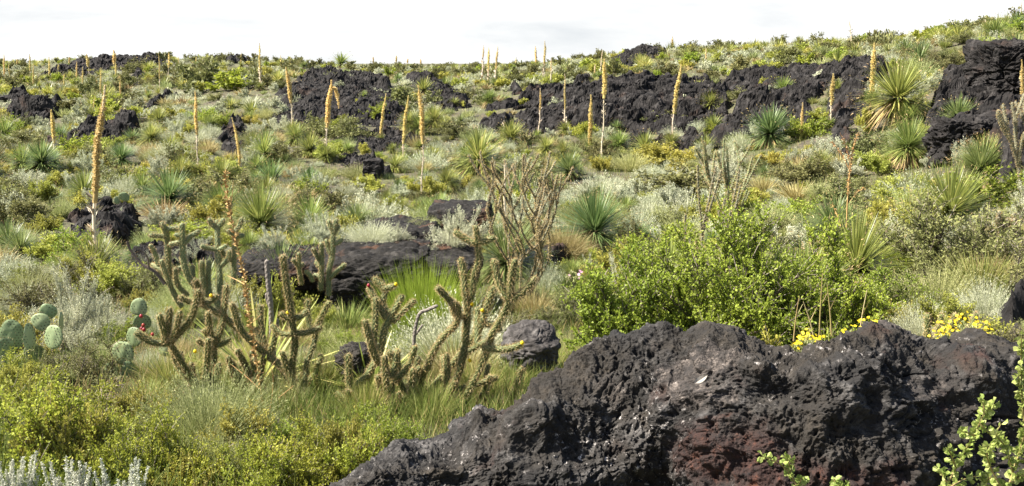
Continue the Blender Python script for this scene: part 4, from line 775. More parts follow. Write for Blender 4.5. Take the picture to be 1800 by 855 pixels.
# ---------------------------------------------------------------- cane cactus (cholla)
def catmull(P_, step):
    P_ = np.array(P_, float); Q = np.concatenate([[2 * P_[0] - P_[1]], P_, [2 * P_[-1] - P_[-2]]]); o = []
    for i in range(1, len(Q) - 2):
        n_ = max(2, int(np.linalg.norm(Q[i + 1] - Q[i]) / step)); t_ = np.linspace(0, 1, n_, endpoint=False)[:, None]
        o.append(.5 * (2 * Q[i] + (Q[i + 1] - Q[i - 1]) * t_ + (2 * Q[i - 1] - 5 * Q[i] + 4 * Q[i + 1] - Q[i + 2]) * t_ ** 2 + (3 * Q[i] - Q[i - 1] - 3 * Q[i + 1] + Q[i + 2]) * t_ ** 3))
    return np.concatenate(o + [P_[-1:]])
def cane(path, r, parent, name='branch', detail=1., spines=1., mats=None, woody=0., label=None):
    step = .0065 / detail; C = catmull(path, step); n_ = len(C); sides = 20 if detail > .6 else 10
    T = nrm(np.gradient(C, axis=0)); S = np.zeros_like(C); s0 = nrm(np.cross(T[0], [.3, .9, .2])); S[0] = s0
    for i in range(1, n_): s0 = s0 - T[i] * (s0 @ T[i]); s0 /= np.linalg.norm(s0); S[i] = s0
    Bn = np.cross(T, S); arc = np.concatenate([[0], np.cumsum(np.linalg.norm(np.diff(C, axis=0), axis=1))]); Lt = arc[-1]
    seg = .26; ph = (arc % seg) / seg; rr_ = r * (1 - .13 * np.exp(-((ph - 0) / .06) ** 2) - .13 * np.exp(-((ph - 1) / .06) ** 2)) * (1 - .12 * arc / max(Lt, .01))
    end = np.clip((Lt - arc) / (r * 1.1), 0, 1); rr_ = rr_ * np.sqrt(np.clip(1 - (1 - end) ** 2, .02, 1))
    th_ = np.linspace(0, 2 * math.pi, sides, endpoint=False); q_ = 2 * math.pi / (.040 * max(1, r / .028))
    A_ = 3.5 * th_[None] + .5 * q_ * arc[:, None]; B_ = 3.5 * th_[None] - .5 * q_ * arc[:, None]
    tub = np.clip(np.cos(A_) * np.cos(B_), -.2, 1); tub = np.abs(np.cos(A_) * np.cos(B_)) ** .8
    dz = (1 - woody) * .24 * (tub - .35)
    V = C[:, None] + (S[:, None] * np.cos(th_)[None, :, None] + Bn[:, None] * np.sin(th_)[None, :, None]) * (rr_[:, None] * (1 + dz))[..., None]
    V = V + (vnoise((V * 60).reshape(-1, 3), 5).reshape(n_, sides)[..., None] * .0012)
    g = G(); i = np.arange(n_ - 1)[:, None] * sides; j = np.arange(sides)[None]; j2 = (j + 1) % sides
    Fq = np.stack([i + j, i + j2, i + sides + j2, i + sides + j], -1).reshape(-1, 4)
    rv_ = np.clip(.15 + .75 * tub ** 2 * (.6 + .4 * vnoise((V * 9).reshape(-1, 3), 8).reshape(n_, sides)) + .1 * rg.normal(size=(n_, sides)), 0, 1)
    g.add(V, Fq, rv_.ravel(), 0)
    cap = len(V) * sides - sides; g.add(np.concatenate([V[-1], V[-1].mean(0, keepdims=True) + T[-1] * r * .15]), np.stack([np.arange(sides), (np.arange(sides) + 1) % sides, np.full(sides, sides)], -1), .95, 0)
    if spines:
        m_ = int(Lt * 3000 * spines * detail); a_ = rg.integers(0, n_, m_ * 3); b_ = rg.integers(0, sides, m_ * 3); ok = tub[a_, b_] > .62; a_, b_ = a_[ok][:m_], b_[ok][:m_]
        P_ = V[a_, b_]; Nn_ = nrm(P_ - C[a_]); D = nrm(Nn_ * .9 + rdir(len(P_)) * .75 + T[a_] * .25)
        Ls = rg.uniform(.012, .030, len(P_)); Sd = side_of(D) * .0011 / detail
        g.add(np.stack([P_ - Sd, P_ + Sd, P_ + D * Ls[:, None]], 1), np.arange(len(P_) * 3).reshape(-1, 3), np.repeat(rg.uniform(0, 1, len(P_)), 3), 1)
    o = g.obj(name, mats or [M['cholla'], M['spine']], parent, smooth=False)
    if label: o['label'] = label
    return o
def fruit(p, r, parent, mat='yellow', name='fruit'):
    g = G(); a = np.linspace(0, 2 * math.pi, 9)[:-1]; zz = np.linspace(-1, 1, 6)
    V = np.stack([np.stack([np.cos(a) * math.sqrt(max(1 - z * z, .05)) * (1 + .15 * math.cos(3 * z)), np.sin(a) * math.sqrt(max(1 - z * z, .05)), a * 0 + z * 1.25], -1) for z in zz]) * r
    i = np.arange(5)[:, None] * 8; j = np.arange(8)[None]; Fq = np.stack([i + j, i + (j + 1) % 8, i + 8 + (j + 1) % 8, i + 8 + j], -1).reshape(-1, 4)
    g.add(V, Fq, rg.uniform(.3, .9)); g.add(np.concatenate([V[-1], V[-1].mean(0, keepdims=True)]), np.stack([np.arange(8), (np.arange(8) + 1) % 8, np.full(8, 8)], -1), .2)
    return mesh_obj_at(g.mesh(name, [M[mat]], True), p, parent, name)
def mesh_obj_at(me, p, parent, name):
    o = bpy.data.objects.new(name, me); COL.objects.link(o); o.parent = parent; o.location = p; return o
def cholla_px(arms, Y0, u0, v0, label, rpx=9., fruits=(), detail=1., spines=1., woody_first=1, dY=.35, mats=None, cat='cactus'):
    """arms: root-first picture outlines; every arm also runs towards or away from the viewer"""
    base = P3(u0, v0, Y0); zg = float(ground(base[:1], base[1:2])[0]); base[2] = zg; o = empty('cane_cactus', base)
    paths = []; hub = []; arms = [list(a) for a in arms]
    if Y0 < 9:
        for _ in range(30):
            a = arms[rg.integers(len(arms))]; q = a[rg.integers(0, max(1, len(a) - 1))]
            if q[1] < 600: continue
            L_ = rg.uniform(45, 110); du = rg.uniform(-.75, .75) * L_; arms.append([tuple(q), (q[0] + du * .7, q[1] - L_ * .45), (q[0] + du, q[1] - L_)])
    for i, a in enumerate(arms):
        a0 = np.array(a[0], float)
        if hub:
            dd = [np.hypot(*(np.array(h[:2]) - a0)) for h in hub]; k = int(np.argmin(dd)); ys = hub[k][2] if dd[k] < 26 else Y0 + rg.uniform(-dY, dY) * .6
        else: ys = Y0
        n_ = len(a); ln = sum(np.hypot(a[q][0] - a[q - 1][0], a[q][1] - a[q - 1][1]) for q in range(1, n_)); ye = ys + rg.uniform(-1, 1) * min(dY, ln * Y0 / F * .55)
        P_ = []
        for q in range(n_):
            y_ = ys + (ye - ys) * q / (n_ - 1); P_.append(P3(a[q][0], a[q][1], y_)); hub.append((a[q][0], a[q][1], y_))
            if q < n_ - 1: m_ = (np.array(a[q]) + np.array(a[q + 1])) / 2; hub.append((m_[0], m_[1], ys + (ye - ys) * (q + .5) / (n_ - 1)))
        paths.append((np.array(P_) - base, ln))
    for i, (P_, ln) in enumerate(paths):
        cane(P_, rpx * Y0 / F * (1.12 if i < woody_first else rg.uniform(.86, 1.05)), o, 'trunk' if i < woody_first else 'branch', detail, spines, mats)
    for (u, v, nm) in fruits:
        k = int(np.argmin([np.hypot(h[0] - u, h[1] - v) for h in hub])); fruit(P3(u, v, hub[k][2] - .02) - base, .013 * (Y0 / 7), o, 'yellow' if nm == 'y' else 'redfruit', 'flower_bud' if nm == 'y' else 'fruit')
    for vv in (v0 - 60, v0 - 120): KEEP.append((u0, vv, Y0, 90 if Y0 < 9 else 50))
    OCC.append((base[0], base[1], .6)); return tag(o, label, cat)
A1 = [[(522, 775), (521, 717), (507, 672), (493, 644), (470, 625), (442, 599), (398, 561), (356, 535)], [(462, 790), (467, 717), (453, 667), (442, 616)], [(379, 775), (379, 727), (376, 660), (376, 610)],
      [(356, 535), (348, 505), (342, 490)], [(358, 536), (334, 531), (314, 522)], [(360, 534), (370, 530), (382, 519)],
      [(512, 680), (514, 636), (519, 605), (516, 582), (512, 556), (508, 527), (502, 488), (497, 448)], [(514, 588), (494, 586), (476, 571)], [(517, 586), (539, 585), (566, 575)], [(514, 562), (500, 556), (492, 549)], [(518, 560), (530, 556), (540, 545)],
      [(526, 704), (535, 669), (540, 636), (552, 602), (552, 590), (542, 566), (541, 526)], [(552, 596), (558, 572), (579, 530)],
      [(379, 712), (362, 691), (337, 663), (323, 643), (303, 610), (296, 602)], [(298, 603), (289, 604), (264, 600), (237, 583)], [(294, 600), (288, 580), (280, 552)], [(300, 602), (309, 583), (317, 547)],
      [(378, 614), (362, 608), (345, 597)], [(378, 608), (390, 605), (406, 594)], [(376, 610), (368, 592), (358, 578)], [(380, 604), (392, 560), (398, 500)],
      [(462, 740), (428, 678), (406, 633)], [(460, 720), (436, 653), (416, 614)], [(455, 760), (422, 717), (398, 650)], [(522, 700), (507, 653), (495, 617)], [(480, 770), (500, 720), (520, 690), (528, 655)], [(440, 780), (400, 740), (352, 700), (340, 672)], [(470, 750), (482, 700), (484, 660)], [(455, 770), (440, 730), (425, 700), (408, 690)]]
cholla_px(A1, 7.3, 480, 790, 'left front cane cactus with many spiny arms and a V shaped pair on its left', 5.4, [(371, 520, 'y'), (506, 550, 'y'), (253, 580, 'r'), (343, 618, 'y')], woody_first=3)
B1 = [[(700, 790), (726, 755), (751, 695), (782, 657), (810, 622), (841, 581), (850, 558), (861, 525), (870, 503)], [(640, 770), (625, 689), (647, 658), (669, 616), (676, 581), (693, 547), (708, 518)], [(772, 770), (772, 751), (789, 695), (807, 653), (817, 608), (819, 586), (822, 547), (819, 510)],
      [(679, 560), (662, 530), (647, 504)], [(690, 556), (673, 536), (676, 510), (656, 488)], [(672, 508), (684, 506), (696, 502)], [(690, 566), (709, 547), (730, 527)], [(665, 624), (656, 609), (642, 570)],
      [(822, 547), (830, 513), (833, 485), (841, 460), (841, 440), (840, 424), (836, 396)], [(838, 428), (819, 421), (798, 406)], [(842, 427), (855, 424), (871, 417)], [(818, 520), (815, 480), (809, 453)],
      [(816, 556), (802, 555), (794, 533), (768, 504)], [(751, 650), (760, 623), (780, 592), (802, 570), (806, 545), (797, 530)],
      [(810, 700), (825, 685), (846, 643), (862, 600), (866, 586), (883, 558), (895, 527), (900, 488), (906, 455)], [(893, 525), (878, 497), (867, 455)], [(898, 527), (923, 511), (943, 486)], [(853, 570), (868, 572), (882, 582)], [(850, 612), (867, 613), (892, 614), (918, 606)], [(812, 626), (839, 609), (862, 598)],
      [(728, 722), (740, 674), (751, 637)], [(730, 750), (747, 723), (789, 685), (800, 670)], [(790, 690), (831, 678), (875, 663)], [(745, 705), (757, 720), (769, 742)], [(728, 745), (723, 706), (702, 671), (684, 616)], [(684, 720), (688, 674), (674, 644)], [(668, 640), (656, 618), (641, 562)], [(614, 720), (614, 680), (612, 622)], [(700, 760), (690, 720), (672, 690), (664, 660)], [(830, 720), (850, 690), (862, 660)], [(880, 720), (905, 690), (917, 645)], [(640, 740), (612, 705), (590, 690)], [(712, 770), (706, 730), (700, 690)]]
cholla_px(B1, 7.1, 712, 792, 'right front cane cactus with thick spiny arms and a cross shaped top', 5.7, [(918, 603, 'y'), (696, 500, 'y'), (830, 535, 'y'), (848, 546, 'y'), (648, 502, 'r'), (826, 634, 'y')], woody_first=3)
C1 = [[(395, 580), (380, 530), (340, 500), (325, 468), (321, 435), (320, 392)], [(296, 500), (296, 460), (293, 415), (284, 390)], [(388, 560), (386, 482), (383, 443), (382, 412), (382, 386)],
      [(322, 430), (335, 416), (352, 405)], [(321, 424), (308, 428), (296, 430)], [(294, 416), (275, 415), (262, 414)], [(293, 403), (305, 402), (318, 401)], [(320, 415), (306, 412)], [(382, 439), (366, 436), (352, 432)], [(382, 439), (391, 436), (399, 431)], [(380, 400), (372, 394), (367, 383)], [(383, 398), (390, 392), (393, 384)],
      [(410, 500), (412, 443), (412, 415), (398, 404)], [(412, 416), (422, 415), (430, 413)], [(412, 408), (420, 398), (425, 383)], [(320, 540), (306, 516), (292, 482), (283, 456)], [(296, 482), (276, 470), (266, 464)], [(300, 480), (315, 473), (330, 466)], [(355, 515), (355, 490), (354, 462)], [(362, 520), (356, 480), (355, 458)], [(368, 520), (366, 490), (368, 458)], [(345, 520), (340, 490), (338, 466)], [(330, 520), (312, 500), (308, 470)], [(412, 460), (398, 452), (390, 440)], [(280, 470), (270, 440), (262, 430)], [(385, 470), (400, 456), (404, 440)]]
cholla_px(C1, 10.6, 372, 580, 'cane cactus thicket of slim green arms with small crosses at the tips', 4.6, [], detail=.7, mats=[M['greencane'], M['spine']], woody_first=3)
D1 = [[(578, 520), (578, 480), (584, 449), (586, 412), (592, 384)], [(564, 510), (565, 463), (565, 426)], [(586, 407), (581, 398), (577, 386)], [(586, 409), (592, 402), (597, 394)], [(588, 429), (596, 426), (602, 420)], [(563, 460), (556, 448), (550, 435)], [(566, 472), (560, 466), (554, 459)], [(582, 448), (577, 436), (573, 420)], [(578, 491), (589, 480), (607, 464)], [(530, 500), (526, 474), (525, 444)], [(528, 472), (520, 462), (513, 456)], [(550, 495), (545, 484), (536, 476)], [(527, 470), (534, 462)], [(566, 490), (556, 484), (548, 488)]]
cholla_px(D1, 11.4, 565, 520, 'slender cane cactus standing in front of the rounded lava block', 4.0, [], detail=.7, mats=[M['greencane'], M['spine']], woody_first=2)
# grown cacti: upright forks, all directions
def grow(rs, p, d, L, n_, arms, up=.5):
    k = 4; q_ = [p]; dd = d
    for i in range(k):
        dd = dd + rs.normal(size=3) * .10 + np.array([0, 0, .12 * up]); dd = dd / np.linalg.norm(dd); q_.append(q_[-1] + dd * L / k)
    arms.append(np.array(q_))
    if n_ > 0:
        for j in range(2 if n_ > 2 or up == .56 else rs.integers(2, 4)):
            a = rs.normal(size=3) * [1, 1, .3]; a /= np.linalg.norm(a); nd = dd * .75 + a * rs.uniform(.5, .8) + [0, 0, .25 * up]
            grow(rs, q_[rs.integers(3, 5)], nd / np.linalg.norm(nd), L * rs.uniform(.62, .9), n_ - 1, arms, up)
def cholla_grown(u, vb, hpx, wpx, label, depth=3, seed=1, rpx=3.2, detail=.5, mats=None, spines=1., Y=None, nst=3):
    p = hit(u, vb) if Y is None else P3(u, vb, Y); p[2] = float(ground(p[:1], p[1:2])[0]); arms = None; best = 9e9
    Hm = max(hpx * p[1] / F, P3(u, vb - hpx, p[1])[2] - p[2])
    for tr in range(24):                              # keep the most evenly spread of several grown forms
        rs = np.random.default_rng(seed * 100 + tr); cand = []
        for j in range(nst): grow(rs, np.array([0, 0, 0.]), nrm(np.array([rs.normal() * (.35 if nst < 4 else .6), rs.normal() * .35, 1.])), 1., depth, cand, .56 if nst > 3 else .55)
        tp_ = np.array([a[-1] for a in cand]); sc__ = abs(tp_[:, 0].max() + tp_[:, 0].min()) + .6 * abs(tp_[:, 0].mean()) + (len(cand) > 95) - .1 * np.std(tp_[:, 0])
        if sc__ < best: best = sc__; arms = cand
    A_ = np.concatenate(arms); sz = Hm / A_[:, 2].max(); sx = wpx * p[1] / F / (A_[:, 0].max() - A_[:, 0].min()); o = empty('cane_cactus', p)
    arms = arms[:95]
    for i, a in enumerate(arms): cane(a * [sx, sx, sz], rpx * p[1] / F * (1.3 if i == 0 else 1.), o, 'trunk' if i == 0 else 'branch', detail, spines, mats)
    KEEP.append((u, vb - hpx * .3, p[1], wpx * .3)); OCC.append((p[0], p[1], .5)); return tag(o, label, 'cactus')
M['oldcane'] = foliage('old_cane_skin', [(0, (.09, .085, .055)), (.5, (.22, .21, .135)), (1, (.42, .39, .26))], 0, .7, .1, .01)
cholla_grown(912, 440, 180, 180, 'bare brown tree like cane cactus with a forked trunk at centre', 3, 7, 1.45, .45, [M['oldcane'], M['spine']], .8, Y=13.4, nst=6)
cholla_grown(1275, 335, 95, 100, 'green cane cactus with upright forks behind the large leafy bush', 2, 12, 1.8, .4, [M['greencane'], M['spine']], 1., Y=17.5)
cholla_grown(1247, 450, 160, 110, 'dark stemmed cane cactus rising out of the large leafy bush', 1, 11, 1.8, .45, [M['oldcane'], M['spine']], .5, Y=11.4)
cholla_grown(1795, 345, 190, 120, 'tan cane cactus against the black rock at the right edge', 2, 14, 2.8, .45, [M['oldcane'], M['spine']], 1., Y=17.0)
cholla_grown(1692, 600, 52, 46, 'small cane cactus with two crossed arms behind the yellow flowers', 1, 3, 5, .7, Y=7.0)
cholla_grown(1640, 600, 50, 20, 'two finger like cactus stems behind the boulder crest', 0, 6, 4, .7, Y=7.0)
cholla_grown(925, 258, 30, 30, 'small cane cactus at the foot of the lava wall', 2, 21, 1.2, .3)
cholla_grown(1770, 430, 60, 50, 'stubby cane cactus beside the olive bush at the right edge', 2, 24, 3.4, .5, [M['oldcane'], M['spine']], Y=13)
cholla_grown(440, 118, 24, 40, 'dark cane cactus on the skyline right of the bushy shrub', 2, 26, .8, .2)
for i, (u, vb, hpx) in enumerate([(548, 122, 14), (617, 122, 14), (640, 122, 10), (728, 124, 12), (1560, 80, 30), (1545, 80, 22), (290, 112, 18), (100, 112, 8), (915, 125, 20)]):
    cholla_grown(u, vb, hpx, hpx * 1.3, ['little dark cactus on the skyline above the black hump', 'leafy dark cactus on the skyline, left one of the close pair', 'leafy dark cactus on the skyline, right one of the close pair', 'lone tiny cactus on the flat skyline at centre', 'knobbly cactus on the right skyline above the grey ball shrub', 'smaller knobbly cactus on the right skyline', 'round topped dark cactus on the far left ridge', 'low dark cactus on the far left ridge', 'branching brown cactus on the skyline left of the round headed plant'][i], 2, 30 + i, 1.1, .15, None, .3)
# ---------------------------------------------------------------- prickly pear
def pad(c, w_, h_, yaw, roll, parent, lean=0., thick=.022, r=.6):
    g = G(); na, nr_ = 36, 14; a = np.linspace(0, 2 * math.pi, na, endpoint=False); q_ = np.linspace(0, 1, nr_); V = []
    for sgn in (1, -1):
        A_, Q_ = np.meshgrid(a, q_); px_ = np.sin(A_) * Q_ * w_ / 2 * (1 - .16 * np.cos(A_ + math.pi) * -1 * .6); pz_ = np.cos(A_) * Q_ * h_ / 2; py_ = sgn * thick * .5 * np.sqrt(np.maximum(1 - Q_ ** 2.6, 0))
        dots = np.ones_like(px_); pz_ = pz_ * (1 + .05 * np.sin(A_ * 3 + yaw * 9)); px_ = px_ * (1 + .07 * np.sin(A_ * 2 + roll * 7 + 1)); V.append((np.stack([px_, py_ + .004 * vnoise(np.stack([px_, pz_, py_], -1).reshape(-1, 3) * 20).reshape(px_.shape), pz_], -1).reshape(-1, 3)))
    c1, s1 = math.cos(roll), math.sin(roll); c2, s2 = math.cos(yaw), math.sin(yaw); c3, s3 = math.cos(lean), math.sin(lean)
    def rot(P_):
        x, y, z = P_.T; x, z = x * c1 + z * s1, -x * s1 + z * c1; y, z = y * c3 - z * s3, y * s3 + z * c3; x, y = x * c2 - y * s2, x * s2 + y * c2; return np.stack([x, y, z], -1)
    i = np.arange(nr_ - 1)[:, None] * na; j = np.arange(na)[None]; Fq = np.stack([i + j, i + (j + 1) % na, i + na + (j + 1) % na, i + na + j], -1).reshape(-1, 4)
    for k in range(2): g.add(rot(V[k]), Fq if k else Fq[:, ::-1], np.clip(r + .12 * vnoise(V[k] * 30, 3), 0, 1))
    # areoles: raised dark tufts with spines in a lattice
    for sgn in (1, -1):
        gx, gz = np.meshgrid(np.arange(-.5, .5, .028), np.arange(-.5, .5, .024)); gx = gx + (np.arange(gx.shape[0]) % 2)[:, None] * .014; gx, gz = gx.ravel(), gz.ravel(); ok = (gx / (w_ * .47)) ** 2 + (gz / (h_ * .47)) ** 2 < 1; gx, gz = gx[ok], gz[ok]
        y_ = sgn * thick * .5 * np.sqrt(np.maximum(1 - np.hypot(gx / (w_ / 2), gz / (h_ / 2)) ** 2.6, 0)) + sgn * .0012; P_ = np.stack([gx, y_, gz], -1); d_ = .0062
        Vq = np.stack([P_ + [d_, 0, 0], P_ + [0, 0, d_], P_ - [d_, 0, 0], P_ - [0, 0, d_]], 1); g.add(rot(Vq.reshape(-1, 3)), np.arange(len(P_) * 4).reshape(-1, 4), 0.)
        D = nrm(rdir(len(P_)) * .6 + [0, sgn, 0]); Ls = rg.uniform(.008, .02, len(P_))[:, None]; Sd = side_of(D) * .0009
        g.add(rot(np.stack([P_ - Sd, P_ + Sd, P_ + D * Ls], 1).reshape(-1, 3)), np.arange(len(P_) * 3).reshape(-1, 3), .8, 1)
    az = rg.uniform(0, 6.28, 60); P_ = np.stack([np.sin(az) * w_ / 2, 0 * az, np.cos(az) * h_ / 2], -1); D = nrm(P_ + rdir(60) * .05); Sd = side_of(D) * .0012
    g.add(rot(np.stack([P_ - Sd, P_ + Sd, P_ + D * .018], 1).reshape(-1, 3)), np.arange(180).reshape(-1, 3), .8, 1)
    o = g.obj('pad', [M['pad'], M['spine']], parent, smooth=True); o.location = c; return o
def pear(pads, Y0, u0, v0, label, fruits=()):
    b = P3(u0, v0, Y0); b[2] = float(ground(b[:1], b[1:2])[0]); o = empty('prickly_pear', b)
    for (u, v, w_, h_, yaw, roll, dy, r) in pads: s = (Y0 + dy) / F; pad(P3(u, v, Y0 + dy) - b, w_ * s, h_ * s, yaw, roll, o, rg.uniform(-.25, .15), r=r)
    for (u, v, dy) in fruits: fruit(P3(u, v, Y0 + dy) - b, .016, o, 'redfruit')
    for q0 in pads[:2]: KEEP.append((q0[0], q0[1] - 5, Y0, 10))
    OCC.append((b[0], b[1], .5)); tag(o, label, 'cactus')
pear([(20, 590, 46, 58, .3, .1, .1, .45), (52, 592, 26, 50, 1.0, .1, .0, .8), (72, 566, 36, 30, .2, .9, .05, .7), (94, 592, 40, 44, -.2, .1, -.05, .6), (8, 622, 40, 60, .5, .2, 0, .4), (84, 548, 30, 30, .2, -.4, .15, .4), (60, 626, 44, 50, .2, -.1, .1, .35), (30, 650, 50, 50, -.2, .1, .12, .3), (107, 566, 14, 40, 1.3, 0, .05, .9), (-20, 606, 50, 60, .3, .1, .1, .5)], 8.2, 40, 690, 'blue green prickly pear of overlapping round pads at the left edge')
pear([(216, 620, 44, 44, -.1, .2, 0, .65), (228, 655, 30, 44, .3, -.2, -.05, .3), (196, 656, 36, 44, -.3, .2, .1, .45), (220, 690, 44, 50, .1, 0, .05, .3), (292, 615, 26, 26, .2, .3, .2, .8)], 7.8, 215, 720, 'small prickly pear with large flat pads left of the front cactus')
pear([(244, 540, 32, 32, .1, .1, 0, .7), (250, 566, 34, 30, .3, .1, .05, .5), (236, 592, 34, 36, -.2, .1, 0, .4)], 8.9, 244, 625, 'prickly pear with one upright pad and red fruit between white shrubs', [(249, 578, -.1), (248, 556, -.1), (252, 572, -.1), (268, 588, -.1)])
pear([(218, 346, 20, 16, .1, .2, 0, .5), (206, 352, 12, 14, .6, .1, 0, .6)], 16.5, 215, 366, 'tiny prickly pear beside the dark rosette far left')
# ---------------------------------------------------------------- single dry stems and dead wood
def stem_thing(name, cat, label, lines, Y0, mat, r0, r1, seeds=0, seedmat='orange'):
    b = P3(*lines[0][0], Y0); o = empty(name, b); ys = {}
    for i, a in enumerate(lines):
        dy = 0 if i == 0 else rg.uniform(-.2, .2); n_ = len(a); P_ = np.array([P3(u, v, Y0 + dy * q / max(1, n_ - 1)) for q, (u, v) in enumerate(a)]) - b
        C = catmull(P_, .03); rk = (r0, r1) if i == 0 else (r0 * .55, r1 * .6)
        n_ = len(C); T = nrm(np.gradient(C, axis=0)); S = nrm(np.cross(T, [0.1, 1, .1])); Bn = np.cross(T, S); a_ = np.linspace(0, 6.2832, 6)[:-1]; rad = np.linspace(*rk, n_) * (1 + .15 * rg.normal(size=n_) * (mat == 'deadwood'))
        V = C[:, None] + (S[:, None] * np.cos(a_)[None, :, None] + Bn[:, None] * np.sin(a_)[None, :, None]) * rad[:, None, None]
        g = G(); ii = np.arange(n_ - 1)[:, None] * 5; j = np.arange(5)[None]; g.add(V, np.stack([ii + j, ii + (j + 1) % 5, ii + 5 + (j + 1) % 5, ii + 5 + j], -1).reshape(-1, 4), rg.uniform(.2, 1))
        if seeds and (i == 0 or seeds > 1):
            m_ = int(len(C) * (6 if i == 0 else 3)); k = rg.integers(int(n_ * .35), n_, m_); leaves(g, C[k] + rdir(m_) * rk[0], nrm(rdir(m_) + [0, 0, .6]), .035, .012, rg.uniform(0, 1, m_), 1)
        mesh_obj_at(g.mesh('stem' if i == 0 else 'twig', [M[mat], M[seedmat]]), (0, 0, 0), o, 'stem' if i == 0 else 'twig')
    KEEP.append((lines[0][0][0], lines[0][0][1] - 60, Y0, 12)); return tag(o, label, cat)
stem_thing('dry_weed_stem', 'dry stem', 'tall thin orange dry stem leaning through the left front cactus', [[(482, 850), (470, 760), (452, 640), (446, 600), (436, 540), (428, 480), (412, 410), (400, 350), (397, 305)], [(463, 690), (430, 660), (405, 640)], [(458, 672), (480, 640), (492, 625)], [(467, 720), (490, 700), (516, 678)], [(440, 560), (420, 545), (398, 525)], [(430, 500), (415, 492), (400, 485)], [(470, 765), (450, 755), (438, 748)], [(480, 800), (505, 790), (520, 765)], [(466, 722), (445, 720), (430, 712)], [(470, 742), (478, 700), (480, 660), (472, 640)], [(440, 570), (452, 560), (460, 552)], [(418, 430), (408, 420), (395, 405)], [(404, 370), (398, 345), (388, 325)], [(404, 370), (408, 345), (410, 318)]], 6.6, 'orange', .0065, .0025, 1)
def dead_cane(name, label, lines, Y0, rpx):
    b = P3(*lines[0][0], Y0); b[2] = float(ground(b[:1], b[1:2])[0]); o = empty(name, b)
    for k, a in enumerate(lines): cane(np.array([P3(u, v, Y0 + .03 * k) for u, v in a]) - b, rpx * Y0 / F * (1 if k == 0 else .6), o, 'trunk' if k == 0 else 'branch', .6, 0, [M['deadwood'], M['spine']], .3)
    KEEP.append((lines[0][0][0], lines[0][0][1] - 60, Y0, 12)); return tag(o, label, 'dead stem')
dead_cane('dead_cactus_skeleton', 'grey dead cactus skeleton standing behind the left front cactus', [[(492, 800), (486, 700), (482, 640), (479, 600), (476, 540), (472, 500), (469, 456)], [(480, 610), (487, 585), (488, 560)], [(477, 545), (470, 528), (468, 515)]], 7.9, 5.2)
dead_cane('dead_branch', 'bleached bent dead branch between the two front cacti', [[(714, 760), (716, 690), (722, 655), (727, 620), (729, 585), (737, 553), (752, 545), (770, 537)], [(730, 590), (738, 578), (744, 570)], [(718, 680), (712, 650)]], 8.2, 3.6)
stem_thing('dead_branch', 'dead branch', 'brown curved dead branch left of the cane cactus thicket', [[(290, 500), (272, 478), (250, 465), (236, 450), (226, 434), (224, 424)], [(262, 472), (258, 450), (240, 434)]], 10.5, 'wood', .022, .012)
stem_thing('dry_weed_stem', 'dry stem', 'rusty seeded dry stem in front of the skirted rosette on the right', [[(1488, 400), (1490, 350), (1494, 300), (1500, 260), (1508, 236)], [(1494, 300), (1478, 270), (1462, 250)], [(1495, 296), (1488, 262), (1478, 236)], [(1490, 360), (1505, 340), (1520, 330)], [(1478, 398), (1470, 375), (1463, 360)]], 13.5, 'orange', .011, .005, 2)
stem_thing('dry_weed_stem', 'dry stem', 'thin grey dry stem among the bushes at lower left', [[(179, 820), (177, 740), (175, 690), (172, 660)], [(177, 740), (190, 715)], [(176, 720), (160, 700)]], 6.5, 'wood', .007, .003)
for i, (u, v0, v1, du) in enumerate([(1440, 600, 480, 6), (1462, 590, 500, -8), (1432, 600, 530, -20), (1510, 600, 510, 14), (1395, 600, 520, 10)]):
    stem_thing('dry_weed_stem', 'dry stem', ['tallest of the five straw stems behind the boulder notch', 'second tallest straw stem behind the boulder notch', 'left leaning straw stem behind the boulder notch', 'rightmost straw stem behind the boulder notch', 'leftmost straw stem behind the boulder notch'][i], [[(u, v0), (u + du * .4, (v0 + v1) / 2), (u + du, v1)], [(u + du * .4, (v0 + v1) / 2), (u + du * .4 + 12, (v0 + v1) / 2 - 25)]], 7.4 + .15 * i, 'straw', .008, .003)
